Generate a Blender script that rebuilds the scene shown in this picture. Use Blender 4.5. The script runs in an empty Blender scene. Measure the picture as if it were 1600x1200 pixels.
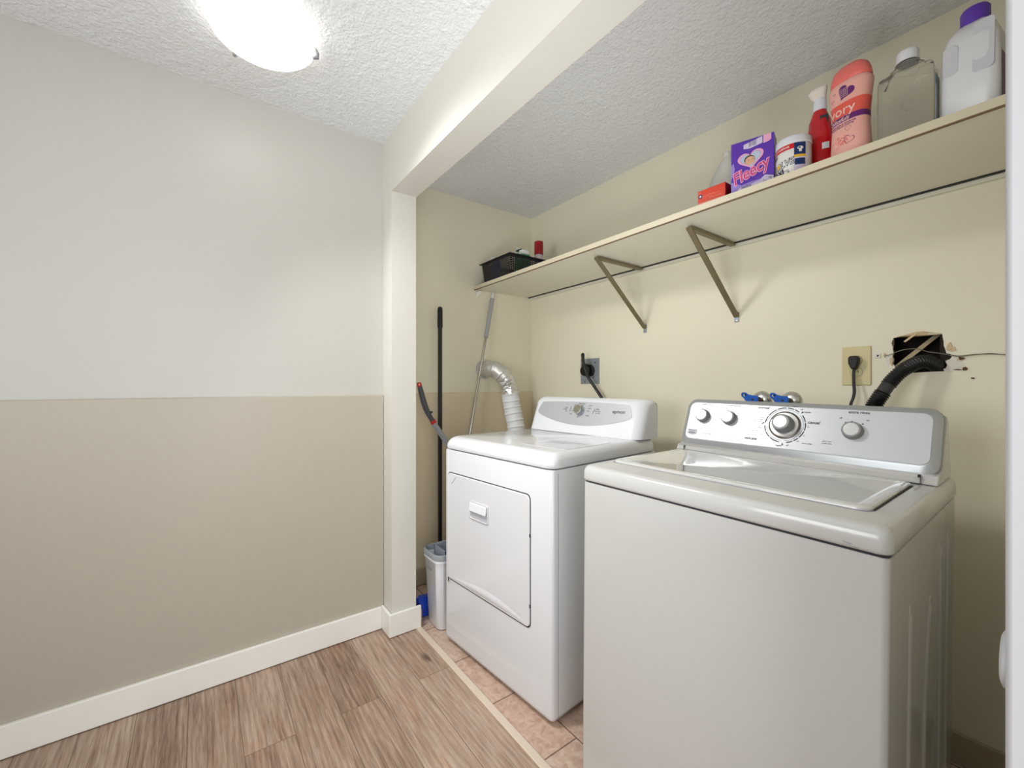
import bpy, bmesh, math, random
from mathutils import Vector, Matrix, noise
random.seed(7)
PI = math.pi
S = bpy.context.scene
COL = S.collection

# ------------------------------------------------------------------ camera
cam_d = bpy.data.cameras.new('camera'); cam = bpy.data.objects.new('camera', cam_d); COL.objects.link(cam)
cam.location = (0, 0, 1.22); cam.rotation_euler = (PI/2, 0, math.radians(53.6))
cam_d.sensor_width = 36; cam_d.lens = 665/1600*36; cam_d.clip_start = .02
cam_d.shift_y = 0.0
S.camera = cam
# ------------------------------------------------------------------ world, lights, exposure
w = bpy.data.worlds.new('world'); S.world = w; w.use_nodes = True
w.node_tree.nodes['Background'].inputs[0].default_value = (1, .98, .95, 1)
w.node_tree.nodes['Background'].inputs[1].default_value = 1.0
S.view_settings.view_transform = 'Standard'; S.view_settings.look = 'None'
S.view_settings.exposure = 0.17; S.view_settings.gamma = 1; S.view_settings.use_curve_mapping = False
LAMP = 2.9
def area(name, loc, rot, sx, sy, power, color=(1, 1, 1)):
    d = bpy.data.lights.new(name, 'AREA'); d.shape = 'RECTANGLE'; d.size = sx; d.size_y = sy; d.energy = power; d.color = color
    o = bpy.data.objects.new(name, d); COL.objects.link(o); o.location = loc; o.rotation_euler = rot; return o
# added fill lamps, out of view: at the doorway and by the far wall
area('doorway_fill', (.62, .02, 1.35), (0, math.radians(90), 0), 1.9, .9, 19, (.97, .985, 1))
area('room_fill', (-.7, -1.75, 1.5), (math.radians(-90), 0, 0), 1.8, 1.6, 7, (.97, .985, 1))

def aim(o, tgt, spread=180):
    d_ = (Vector(tgt)-o.location); o.rotation_euler = d_.to_track_quat('-Z', 'Y').to_euler(); o.data.spread = math.radians(spread)
# added soft fill lamp, out of view behind the camera, turned to the alcove
aim(area('soft_light', (-.70, -1.30, 1.45), (0, 0, 0), .9, .9, 12.5, (.955, .98, 1)), (-1.25, 1.97, 1.60), 150)
# the ceiling lamp's own downward light
aim(area('lamp_light', (-1.62, .12, 2.30), (0, 0, 0), .26, .26, 7.5, (1, .99, .97)), (-1.12, 1.36, .25), 104)
aim(area('alcove_ceiling_fill', (-.40, .12, .80), (0, 0, 0), .5, .5, 2.6, (.96, .98, 1)), (-1.25, 1.30, 2.40), 75)  # added fill lamp, unseen, low by the camera, brightens the alcove ceiling

# ------------------------------------------------------------------ materials
def lin(c):
    c = c/255.; return c/12.92 if c <= .04045 else ((c+.055)/1.055)**2.4
def rgb(*c): return (lin(c[0]), lin(c[1]), lin(c[2]), 1)
def mat(name, col, rough=.5, metal=0., spec=.5, bump=0., bscale=60., var=0., vscale=6., trans=0., ior=1.45, coat=0., alpha=1., emit=None, sss=0.):
    m = bpy.data.materials.new(name); m.use_nodes = True; nt = m.node_tree; N = nt.nodes; L = nt.links
    b = N['Principled BSDF']; c = rgb(*col)
    b.inputs['Roughness'].default_value = rough; b.inputs['Metallic'].default_value = metal
    b.inputs['Specular IOR Level'].default_value = spec; b.inputs['IOR'].default_value = ior
    b.inputs['Transmission Weight'].default_value = trans; b.inputs['Coat Weight'].default_value = coat
    b.inputs['Coat Roughness'].default_value = .08; b.inputs['Alpha'].default_value = alpha
    tc = N.new('ShaderNodeTexCoord'); n = N.new('ShaderNodeTexNoise'); n.inputs['Scale'].default_value = vscale; n.inputs['Detail'].default_value = 5
    L.new(tc.outputs['Object'], n.inputs['Vector'])
    mx = N.new('ShaderNodeMix'); mx.data_type = 'RGBA'
    mx.inputs[6].default_value = tuple(x*(1-var) for x in c[:3])+(1,); mx.inputs[7].default_value = tuple(min(1, x*(1+var)) for x in c[:3])+(1,)
    L.new(n.outputs['Fac'], mx.inputs[0]); L.new(mx.outputs[2], b.inputs['Base Color'])
    if bump:
        n2 = N.new('ShaderNodeTexNoise'); n2.inputs['Scale'].default_value = bscale; n2.inputs['Detail'].default_value = 4
        L.new(tc.outputs['Object'], n2.inputs['Vector'])
        bp = N.new('ShaderNodeBump'); bp.inputs['Strength'].default_value = bump; bp.inputs['Distance'].default_value = .002
        L.new(n2.outputs['Fac'], bp.inputs['Height']); L.new(bp.outputs[0], b.inputs['Normal'])
    if emit:
        b.inputs['Emission Color'].default_value = (1, .985, .96, 1); b.inputs['Emission Strength'].default_value = emit
    return m
wall_up = mat('wall_paint_white', (195, 193, 187), .36, bump=.25, bscale=45, var=.01)
wall_low = mat('wall_paint_beige', (181, 174, 160), .4, bump=.35, bscale=45, var=.015)
cream = mat('wall_paint_cream', (233, 227, 206), .45, bump=.25, bscale=50, var=.02, vscale=3)
cream_low = mat('wall_paint_cream_low', (222, 208, 180), .45, bump=.25, bscale=50, var=.02)
header_p = mat('header_paint', (215, 213, 205), .4, bump=.2, bscale=45, var=.01)
trim_w = mat('trim_white', (239, 238, 232), .3, var=.01)
trim_old = mat('trim_old', (176, 164, 140), .45, var=.04)
raw_wood = mat('raw_wood', (150, 118, 88), .7, var=.15, vscale=30)
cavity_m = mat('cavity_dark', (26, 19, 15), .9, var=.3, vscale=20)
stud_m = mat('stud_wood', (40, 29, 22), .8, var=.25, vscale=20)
paper_m = mat('torn_paper', (214, 190, 156), .9, var=.12, vscale=60, bump=.5, bscale=200)
plaster_m = mat('bare_plaster', (228, 224, 214), .9, var=.04, vscale=60, bump=.5, bscale=200)
dirt_m = mat('dirt_brown', (96, 68, 50), .9, var=.3, vscale=90)
thresh_m = mat('threshold_beige', (214, 198, 180), .45, var=.03)
enamel = mat('white_enamel', (219, 221, 225), .18, coat=.5, var=.006)
enamel_w = mat('white_enamel_warm', (198, 198, 196), .2, coat=.4, var=.006)
plastic_w = mat('white_plastic', (228, 231, 236), .22, coat=.2)
plastic_g = mat('grey_plastic', (148, 152, 158), .35)
plastic_dg = mat('dark_grey_plastic', (74, 76, 82), .35)
gap_m = mat('gap_dark', (52, 54, 58), .8)
silver_p = mat('silver_panel', (196, 199, 203), .32, metal=.35)
silver_b = mat('silver_bevel', (168, 172, 174), .3, metal=.45)
knob_g = mat('knob_grey', (134, 134, 137), .4, metal=.15)
chrome = mat('brushed_chrome', (205, 205, 203), .25, metal=.9)
ink = mat('ink_dark', (52, 54, 60), .6)
ink2 = mat('ink_grey', (110, 114, 122), .6)
ink_l = mat('ink_pale', (150, 153, 160), .6)
black = mat('black_plastic', (17, 17, 19), .35)
black_m = mat('black_matte', (22, 21, 21), .55)
black_h = mat('black_hose', (22, 24, 26), .28)
steel = mat('steel_tube', (188, 184, 176), .22, metal=.95)
foil = mat('foil', (222, 222, 220), .28, metal=.75, bump=1.0, bscale=38)
duct_m = mat('duct_metal', (212, 212, 208), .36, metal=.6, bump=.15, bscale=30)
duct_w = mat('duct_white_plastic', (226, 228, 230), .35)
grey_mop = mat('mop_grip_grey', (168, 170, 172), .4)
red = mat('red_plastic', (196, 30, 40), .3)
darkred = mat('dark_red_cap', (150, 18, 24), .35)
blue = mat('blue_plastic', (22, 92, 190), .35, var=.06, vscale=40)
blue_b = mat('blue_film', (30, 70, 190), .25, var=.35, vscale=40)
brass = mat('old_brass', (74, 58, 38), .45, metal=.5, var=.2, vscale=60)
bracket_m = mat('bracket_bronze', (128, 116, 88), .42, metal=.25, var=.05, vscale=20)
shelf_m = mat('shelf_paint', (230, 226, 210), .45, var=.015)
shelf_e = mat('shelf_edge', (214, 205, 180), .4, var=.05, vscale=5)
shelf_d = mat('shelf_edge_brown', (112, 90, 64), .6, var=.2, vscale=30)
galv = mat('galvanised', (156, 164, 172), .4, metal=.5, var=.12, vscale=40)
ivory_pl = mat('outlet_ivory', (212, 200, 150), .35, var=.02)
ink_hole = mat('slot_dark', (12, 11, 10), .7)
wire_m = mat('wire_grey', (126, 122, 108), .5)
basket_m = mat('basket_black', (22, 22, 28), .4)
purple = mat('box_purple', (98, 58, 176), .4, var=.04, vscale=30)
purple_d = mat('box_purple_dark', (56, 28, 120), .4)
lilac = mat('box_lilac', (160, 140, 214), .4, var=.12, vscale=40)
lilac2 = mat('print_lilac_pale', (216, 206, 232), .45, var=.08, vscale=60)
pinkp = mat('print_pink', (240, 176, 210), .45)
pink_ink = mat('print_rose', (206, 74, 130), .45)
skin_m = mat('print_skin', (224, 178, 146), .5, var=.05, vscale=60)
hair_m = mat('print_hair', (84, 66, 54), .5)
sky_p = mat('print_sky', (188, 202, 224), .5, var=.05, vscale=50)
redbox = mat('box_red', (214, 62, 34), .4, var=.04, vscale=40)
redbox_l = mat('print_red_pale', (232, 132, 112), .45)
redbox_d = mat('box_red_dark', (160, 28, 24), .4)
tub_w = mat('tub_white', (232, 230, 226), .3)
navy = mat('print_navy', (24, 52, 104), .4)
navy2 = mat('print_dark_navy', (26, 34, 52), .4)
redp = mat('print_red', (206, 30, 44), .35)
yellow = mat('print_yellow', (232, 184, 52), .4)
white_ink = mat('print_white', (240, 238, 236), .45)
green = mat('print_green', (66, 176, 84), .4, var=.25, vscale=60)
greend = mat('print_dark_green', (20, 78, 52), .4)
salmon = mat('bottle_salmon', (240, 178, 166), .35, var=.02)
coralcap = mat('cap_coral', (236, 118, 110), .35)
coral = mat('band_coral', (232, 98, 84), .35)
plum = mat('band_plum', (104, 40, 112), .35)
peach = mat('print_peach', (250, 204, 196), .4)
redbot = mat('bottle_red', (198, 18, 30), .22, coat=.5)
nozzle = mat('nozzle_offwhite', (236, 226, 214), .4)
jug_m = mat('jug_white', (232, 234, 238), .3)
jug_t = mat('jug_inset', (214, 216, 222), .3, var=.01)
clear = mat('clear_plastic', (250, 250, 246), .05, trans=.96, ior=1.18, var=0)
frost = mat('frosted_plastic', (238, 238, 232), .35, trans=.5, ior=1.15)
lab_t = mat('label_teal', (150, 182, 190), .4, var=.12, vscale=120)
lab_w = mat('label_white', (222, 226, 226), .4, var=.05, vscale=80)
doorw = mat('door_paint', (172, 172, 175), .45)
glassd = mat('lamp_glass', (250, 250, 248), .3, emit=LAMP)

def ceiling_material():
    m = mat('popcorn', (232, 233, 234), .85)
    nt = m.node_tree; N = nt.nodes; L = nt.links; b = N['Principled BSDF']
    tc = N.new('ShaderNodeTexCoord')
    n = N.new('ShaderNodeTexNoise'); n.inputs['Scale'].default_value = 75; n.inputs['Detail'].default_value = 3; n.inputs['Roughness'].default_value = .6
    v = N.new('ShaderNodeTexVoronoi'); v.inputs['Scale'].default_value = 95
    L.new(tc.outputs['Object'], n.inputs[0]); L.new(tc.outputs['Object'], v.inputs[0])
    a = N.new('ShaderNodeMath'); a.operation = 'SUBTRACT'; L.new(n.outputs['Fac'], a.inputs[0])
    s = N.new('ShaderNodeMath'); s.operation = 'MULTIPLY'; s.inputs[1].default_value = .5; L.new(v.outputs['Distance'], s.inputs[0]); L.new(s.outputs[0], a.inputs[1])
    bp = N.new('ShaderNodeBump'); bp.inputs['Strength'].default_value = .75; bp.inputs['Distance'].default_value = .006
    L.new(a.outputs[0], bp.inputs['Height']); L.new(bp.outputs[0], b.inputs['Normal'])
    return m
popcorn = ceiling_material()

def floor_material():
    m = bpy.data.materials.new('vinyl_plank'); m.use_nodes = True; nt = m.node_tree; N = nt.nodes; L = nt.links
    b = N['Principled BSDF']; b.inputs['Roughness'].default_value = .42
    tc = N.new('ShaderNodeTexCoord')
    br = N.new('ShaderNodeTexBrick'); br.offset = .37; br.inputs['Scale'].default_value = 1
    br.inputs['Brick Width'].default_value = 1.22; br.inputs['Row Height'].default_value = .152
    br.inputs['Mortar Size'].default_value = .0011; br.inputs['Mortar Smooth'].default_value = .1; br.inputs['Bias'].default_value = 0
    br.inputs['Color1'].default_value = (0, 0, 0, 1); br.inputs['Color2'].default_value = (1, 1, 1, 1); br.inputs['Mortar'].default_value = (.5, .5, .5, 1)
    mp0 = N.new('ShaderNodeMapping'); mp0.inputs['Location'].default_value = (.42, .03, 0); L.new(tc.outputs['Object'], mp0.inputs[0]); L.new(mp0.outputs[0], br.inputs['Vector'])
    # per-plank shift of the grain
    sh = N.new('ShaderNodeVectorMath'); sh.operation = 'MULTIPLY_ADD'; sh.inputs[1].default_value = (7.3, 3.1, 9.7)
    L.new(br.outputs['Color'], sh.inputs[0]); L.new(tc.outputs['Object'], sh.inputs[2])
    def nz(scale, sc, det, dist):
        mp = N.new('ShaderNodeMapping'); mp.inputs['Scale'].default_value = scale; L.new(sh.outputs[0], mp.inputs[0])
        n = N.new('ShaderNodeTexNoise'); n.inputs['Scale'].default_value = sc; n.inputs['Detail'].default_value = det; n.inputs['Distortion'].default_value = dist
        n.inputs['Roughness'].default_value = .62
        L.new(mp.outputs[0], n.inputs[0]); return n
    fine = nz((3.2, 95, 1), 3.2, 10, .25)
    mid = nz((1.3, 22, 1), 3.5, 7, .5); wide = nz((.9, 4.5, 1), 2.4, 5, 1.0); blot = nz((1.5, 5.0, 1), 3.6, 5, .8)
    rings = N.new('ShaderNodeTexWave'); rings.wave_type = 'BANDS'; rings.bands_direction = 'Y'
    mp = N.new('ShaderNodeMapping'); mp.inputs['Scale'].default_value = (1.0, 5.0, 1); L.new(sh.outputs[0], mp.inputs[0]); L.new(mp.outputs[0], rings.inputs[0])
    rings.inputs['Scale'].default_value = 3.2; rings.inputs['Distortion'].default_value = 9; rings.inputs['Detail'].default_value = 3; rings.inputs['Detail Scale'].default_value = .7
    def mth(op, a, b_):
        x = N.new('ShaderNodeMath'); x.operation = op
        for i, q in enumerate((a, b_)):
            if isinstance(q, (int, float)): x.inputs[i].default_value = q
            else: L.new(q, x.inputs[i])
        return x.outputs[0]
    t = mth('ADD', mth('MULTIPLY', fine.outputs['Fac'], .42), mth('MULTIPLY', mid.outputs['Fac'], .28))
    t = mth('ADD', t, mth('MULTIPLY', wide.outputs['Fac'], .28))
    t = mth('ADD', t, mth('MULTIPLY', rings.outputs['Fac'], .06))
    sep = N.new('ShaderNodeSeparateColor'); L.new(br.outputs['Color'], sep.inputs[0])
    t = mth('ADD', t, mth('MULTIPLY', mth('SUBTRACT', sep.outputs[0], .5), .10))
    cr = N.new('ShaderNodeValToRGB'); e = cr.color_ramp.elements
    e[0].position = .30; e[0].color = rgb(74, 55, 44); e[1].position = .78; e[1].color = rgb(206, 192, 178)
    for p_, c_ in ((.42, (128, 103, 86)), (.52, (160, 136, 118)), (.62, (182, 161, 143))):
        x = cr.color_ramp.elements.new(p_); x.color = rgb(*c_)
    L.new(t, cr.inputs[0])
    # warm patches
    mx = N.new('ShaderNodeMix'); mx.data_type = 'RGBA'; mx.blend_type = 'MULTIPLY'
    rr = N.new('ShaderNodeValToRGB'); rr.color_ramp.elements[0].position = .5; rr.color_ramp.elements[0].color = (1, 1, 1, 1)
    rr.color_ramp.elements[1].position = .72; rr.color_ramp.elements[1].color = (1, .82, .72, 1); L.new(blot.outputs['Fac'], rr.inputs[0])
    mx.inputs[0].default_value = .8; L.new(cr.outputs[0], mx.inputs[6]); L.new(rr.outputs[0], mx.inputs[7])
    # knots
    vo = N.new('ShaderNodeTexVoronoi'); mpv = N.new('ShaderNodeMapping'); mpv.inputs['Scale'].default_value = (2.0, 5.2, 1); L.new(sh.outputs[0], mpv.inputs[0])
    dn = N.new('ShaderNodeVectorMath'); dn.operation = 'MULTIPLY_ADD'; dn.inputs[1].default_value = (.22, .10, 0); L.new(fine.outputs['Color'], dn.inputs[0]); L.new(mpv.outputs[0], dn.inputs[2])
    L.new(dn.outputs[0], vo.inputs[0]); vo.inputs['Scale'].default_value = 1.45
    kr = N.new('ShaderNodeValToRGB'); kr.color_ramp.elements[0].position = .05; kr.color_ramp.elements[0].color = (.30, .25, .23, 1)
    kr.color_ramp.elements[1].position = .15; kr.color_ramp.elements[1].color = (1, 1, 1, 1); L.new(vo.outputs['Distance'], kr.inputs[0])
    mk = N.new('ShaderNodeMix'); mk.data_type = 'RGBA'; mk.blend_type = 'MULTIPLY'; mk.inputs[0].default_value = .9
    L.new(mx.outputs[2], mk.inputs[6]); L.new(kr.outputs[0], mk.inputs[7])
    # plank joints
    mj = N.new('ShaderNodeMix'); mj.data_type = 'RGBA'; mj.inputs[7].default_value = rgb(70, 55, 44)
    L.new(mth('MULTIPLY', br.outputs['Fac'], .75), mj.inputs[0]); L.new(mk.outputs[2], mj.inputs[6])
    L.new(mj.outputs[2], b.inputs['Base Color'])
    bp = N.new('ShaderNodeBump'); bp.inputs['Strength'].default_value = .15; bp.inputs['Distance'].default_value = .002
    L.new(fine.outputs['Fac'], bp.inputs['Height']); L.new(bp.outputs[0], b.inputs['Normal'])
    return m
vinyl = floor_material()

def tile_material():
    m = mat('old_tile', (190, 166, 150), .4)
    nt = m.node_tree; N = nt.nodes; L = nt.links; b = N['Principled BSDF']
    tc = N.new('ShaderNodeTexCoord'); br = N.new('ShaderNodeTexBrick'); br.offset = .5
    br.inputs['Scale'].default_value = 1; br.inputs['Brick Width'].default_value = .30; br.inputs['Row Height'].default_value = .15
    br.inputs['Mortar Size'].default_value = .0025; br.inputs['Color1'].default_value = rgb(208, 196, 184); br.inputs['Color2'].default_value = rgb(204, 176, 158)
    br.inputs['Mortar'].default_value = rgb(120, 100, 84)
    L.new(tc.outputs['Object'], br.inputs['Vector'])
    n = N.new('ShaderNodeTexNoise'); n.inputs['Scale'].default_value = 34; n.inputs['Detail'].default_value = 6; n.inputs['Distortion'].default_value = .8
    L.new(tc.outputs['Object'], n.inputs[0])
    r = N.new('ShaderNodeValToRGB'); r.color_ramp.elements[0].position = .35; r.color_ramp.elements[0].color = (.66, .55, .49, 1); r.color_ramp.elements[1].position = .62; r.color_ramp.elements[1].color = (1, 1, 1, 1)
    L.new(n.outputs['Fac'], r.inputs[0])
    mx = N.new('ShaderNodeMix'); mx.data_type = 'RGBA'; mx.blend_type = 'MULTIPLY'; mx.inputs[0].default_value = .7
    L.new(br.outputs['Color'], mx.inputs[6]); L.new(r.outputs[0], mx.inputs[7]); L.new(mx.outputs[2], b.inputs['Base Color'])
    return m
tile = tile_material()

# ------------------------------------------------------------------ mesh helpers
class MB:
    def __init__(s): s.bm = bmesh.new()
    def add(s, verts, faces):
        v = [s.bm.verts.new(p) for p in verts]
        for f in faces:
            try: s.bm.faces.new([v[i] for i in f])
            except ValueError: pass
        return s
    def box(s, x0, x1, y0, y1, z0, z1):
        return s.add([(x0,y0,z0),(x1,y0,z0),(x1,y1,z0),(x0,y1,z0),(x0,y0,z1),(x1,y0,z1),(x1,y1,z1),(x0,y1,z1)],
                     [(3,2,1,0),(4,5,6,7),(0,1,5,4),(1,2,6,5),(2,3,7,6),(3,0,4,7)])
    def loft(s, rings, cap0=True, cap1=True, closed=True):
        n = len(rings[0]); vs = [[s.bm.verts.new(p) for p in r] for r in rings]
        for a, b in zip(vs, vs[1:]):
            for i in range(n if closed else n-1):
                j = (i+1) % n
                try: s.bm.faces.new((a[i], a[j], b[j], b[i]))
                except ValueError: pass
        if cap0 and closed: s.bm.faces.new(list(reversed(vs[0])))
        if cap1 and closed: s.bm.faces.new(vs[-1])
        return s
    def lathe(s, prof, seg=24, M=None, cap0=True, cap1=True):
        rings = []
        for r, z in prof:
            ring = [Vector((r*math.cos(2*PI*k/seg), r*math.sin(2*PI*k/seg), z)) for k in range(seg)]
            rings.append([M @ p for p in ring] if M else ring)
        return s.loft(rings, cap0, cap1)
    def tube(s, pts, rad, seg=10, cap=True):
        pts = [Vector(p) for p in pts]; n = len(pts)
        rad = rad if isinstance(rad, (list, tuple)) else [rad]*n
        up = None; rings = []
        for i, p in enumerate(pts):
            t = (pts[min(i+1, n-1)]-pts[max(i-1, 0)]).normalized()
            if up is None:
                up = t.orthogonal().normalized()
            else:
                up = (up - t*up.dot(t)).normalized()
            bi = t.cross(up)
            rings.append([p+rad[i]*(math.cos(2*PI*k/seg)*up+math.sin(2*PI*k/seg)*bi) for k in range(seg)])
        return s.loft(rings, cap, cap)
    def cyl(s, a, b, r, seg=16, r2=None): return s.tube([a, b], [r, r if r2 is None else r2], seg)
    def prism(s, poly, P, d0, d1):
        """poly in 2D, P(u,v,d)->point"""
        return s.loft([[P(u, v, d0) for u, v in poly], [P(u, v, d1) for u, v in poly]])
    def grid(s, fn, nu, nv):
        v = [[s.bm.verts.new(fn(i/nu, j/nv)) for i in range(nu+1)] for j in range(nv+1)]
        for j in range(nv):
            for i in range(nu): s.bm.faces.new((v[j][i], v[j][i+1], v[j+1][i+1], v[j+1][i]))
        return s
    def build(s, name, material, parent=None, bevel=0, bseg=3, smooth=True, ang=40, blimit=35, fixn=True, solid=0):
        if fixn: bmesh.ops.recalc_face_normals(s.bm, faces=s.bm.faces)
        me = bpy.data.meshes.new(name); s.bm.to_mesh(me); s.bm.free()
        me.materials.append(material)
        if smooth:
            me.shade_smooth(); me.set_sharp_from_angle(angle=math.radians(ang))
        o = bpy.data.objects.new(name, me); COL.objects.link(o)
        if parent is not None: o.parent = parent
        if solid:
            md = o.modifiers.new('solid', 'SOLIDIFY'); md.thickness = solid; md.offset = 0
        if bevel:
            md = o.modifiers.new('bevel', 'BEVEL'); md.width = bevel; md.segments = bseg; md.limit_method = 'ANGLE'; md.angle_limit = math.radians(blimit)
            md.use_clamp_overlap = True
        return o
def spline(pts, n=8):
    P = [Vector(p) for p in pts]; P = [P[0]*2-P[1]]+P+[P[-1]*2-P[-2]]; out = []
    for i in range(1, len(P)-2):
        for k in range(n):
            t = k/n; a, b, c, d = P[i-1:i+3]
            out.append(.5*((2*b)+(c-a)*t+(2*a-5*b+4*c-d)*t*t+(3*b-a-3*c+d)*t**3))
    out.append(P[-2]); return out
def rrect(x0, x1, y0, y1, r, n=5):
    out = []
    for cx, cy, a in ((x1-r, y0+r, -90), (x1-r, y1-r, 0), (x0+r, y1-r, 90), (x0+r, y0+r, 180)):
        for k in range(n+1):
            t = math.radians(a+90*k/n); out.append((cx+r*math.cos(t), cy+r*math.sin(t)))
    return out
def sup(a, b, n, seg, cx=0, cy=0):
    out = []
    for k in range(seg):
        t = 2*PI*k/seg; c, s_ = math.cos(t), math.sin(t)
        out.append((cx+a*math.copysign(abs(c)**(2/n), c), cy+b*math.copysign(abs(s_)**(2/n), s_)))
    return out
def disc(mb, c, r, P, seg=20, ry=None):
    ry = ry or r
    mb.add([P(c[0]+r*math.cos(2*PI*k/seg), c[1]+ry*math.sin(2*PI*k/seg)) for k in range(seg)], [tuple(range(seg))]); return mb
def poly(mb, pts, P): mb.add([P(*p) for p in pts], [tuple(range(len(pts)))]); return mb
def strip(mb, x0, x1, y0, y1, P, n=10):
    """a band subdivided along x so it can follow a curved face"""
    return mb.grid(lambda u, v: P(x0+(x1-x0)*u, y0+(y1-y0)*v), n, 1)
def heart(cx, cy, s, n=28):
    out = []
    for k in range(n):
        t = 2*PI*k/n
        out.append((cx+s*16*math.sin(t)**3/17, cy+s*(13*math.cos(t)-5*math.cos(2*t)-2*math.cos(3*t)-math.cos(4*t))/17))
    return out
def rot2(pts, a, c=(0, 0)):
    ca, sa = math.cos(a), math.sin(a)
    return [(c[0]+(x-c[0])*ca-(y-c[1])*sa, c[1]+(x-c[0])*sa+(y-c[1])*ca) for x, y in pts]
def ring2(mb, pts_o, pts_i, P):
    n = len(pts_o); vs = [P(*p) for p in pts_o]+[P(*p) for p in pts_i]
    mb.add(vs, [(i, (i+1) % n, n+(i+1) % n, n+i) for i in range(n)]); return mb
_tc = {}
def text(mb, st, c, size, P, rot=0, bold=0., shear=0., sx=1., align='CENTER', mid=True):
    """flat lettering laid on the surface P(u,v)"""
    key = (st, bold, shear)
    if key not in _tc:
        cu = bpy.data.curves.new('t', 'FONT'); cu.body = st; cu.size = 1; cu.offset = bold; cu.shear = shear; cu.resolution_u = 3
        o = bpy.data.objects.new('t', cu); COL.objects.link(o)
        bpy.context.view_layer.update()
        me = bpy.data.meshes.new_from_object(o.evaluated_get(bpy.context.evaluated_depsgraph_get()))
        _tc[key] = ([v.co.copy() for v in me.vertices], [tuple(p.vertices) for p in me.polygons])
        bpy.data.objects.remove(o); bpy.data.curves.remove(cu); bpy.data.meshes.remove(me)
    vs, fs = _tc[key]
    if not vs: return mb
    xs = [v.x for v in vs]; w_ = max(xs)-min(xs)
    x0 = {'CENTER': -(max(xs)+min(xs))/2, 'LEFT': -min(xs), 'RIGHT': -max(xs)}[align]
    y0 = -.35 if mid else 0
    ca, sa = math.cos(rot), math.sin(rot); out = []
    for v in vs:
        x = (v.x+x0)*size*sx; y = (v.y+y0)*size
        out.append(P(c[0]+x*ca-y*sa, c[1]+x*sa+y*ca))
    mb.add(out, fs); return mb

def thing(name, label, cat, loc=(0, 0, 0), rz=0, group=None):
    o = bpy.data.objects.new(name, None); COL.objects.link(o); o.location = loc; o.rotation_euler = (0, 0, rz)
    o.empty_display_size = .05
    o['label'] = label; o['category'] = cat
    if group: o['group'] = group
    return o
def tag(o, label, cat, group=None):
    o['label'] = label; o['category'] = cat
    if group: o['group'] = group
    return o
def struct(name, mb, m, **k):
    o = mb.build(name, m, **k); o['kind'] = 'structure'; return o

# ------------------------------------------------------------------ dimensions of the room
XL = -2.122     # left wall, upper face
XLL = -2.104    # left wall, lower (thicker) face
YH = .751       # front face of the header / post
YHB = .877
XP = -1.999     # post inner face
XA = -2.435     # alcove left wall
YB = 1.970      # alcove back wall
XR = -.030      # right end of alcove
HC = 2.437      # ceiling
HH = 2.153      # header underside
ZL = 1.166      # ledge
YF = -1.9       # far end behind the camera

# ------------------------------------------------------------------ shell
struct('floor', MB().box(-2.6, 1.3, YF-.1, .874, -.05, 0), vinyl, smooth=False)
struct('floor_alcove', MB().box(XA-.1, .35, .874, YB+.15, -.05, -.001), tile, smooth=False)
b = MB().box(XP+.001, XR, .873, .902, -.01, .005)
struct('trim_1', b, thresh_m, bevel=.003)
def ceil(x0, x1, y0, y1, nm):
    nx = int((x1-x0)/.009); ny = int((y1-y0)/.009); mb = MB()
    def fn(u, v):
        x = x0+(x1-x0)*u; y = y0+(y1-y0)*v
        d = noise.noise(Vector((x*42, y*42, 0)))*.5+noise.noise(Vector((x*85, y*85, 5)))*.6
        return (x, y, HC-.0018-max(0, d)*.0075)
    mb.grid(fn, nx, ny)
    return struct(nm, mb, popcorn, smooth=True, ang=180, fixn=False)
ceil(XL-.01, .13, -1.6, YH+.004, 'ceiling')
ceil(XA-.01, XR+.02, YHB-.004, YB+.01, 'ceiling_alcove')
struct('ceiling_slab', MB().box(-2.7, 1.3, YF-.1, YB+.2, HC, HC+.06), header_p, smooth=False)
struct('wall_left', MB().box(XL-.1, XL, YF, YH, ZL, HC), wall_up, smooth=False)
struct('wall_left_lower', MB().box(XL-.1, XLL, YF, YH, 0, ZL), wall_low, bevel=.005)
# the header beam and the post at its left end are one painted piece
mb = MB(); mb.box(XL-.12, XR+.3, YH, YHB, HH, HC); struct('wall_header', mb, header_p, smooth=False)
mb = MB(); mb.box(XL-.12, XP, YH+.0005, YHB, 0, HH); struct('wall_post', mb, header_p, smooth=False)
struct('wall_alcove_left', MB().box(XA-.1, XA, YH, YB+.012, ZL, HC), cream, smooth=False)
struct('wall_alcove_left_lower', MB().box(XA-.1, XA+.02, YHB, YB, 0, ZL), cream_low, bevel=.003)
struct('wall_alcove_right', MB().box(XR, XR+.1, YHB, YB+.012, 0, HC), cream, smooth=False)
struct('wall_right_pier', MB().box(XR+.004, XR+.16, .60, YHB, 0, HH), doorw, smooth=False)
struct('wall_right', MB().box(.13, .23, YF, -.50, 0, HC), wall_up, smooth=False)
struct('wall_right_lintel', MB().box(.13, .23, -.50, .60, 2.08, HC), wall_up, smooth=False)
struct('wall_front', MB().box(XL-.1, .23, YF-.1, YF, 0, HC), wall_up, smooth=False)
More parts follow.
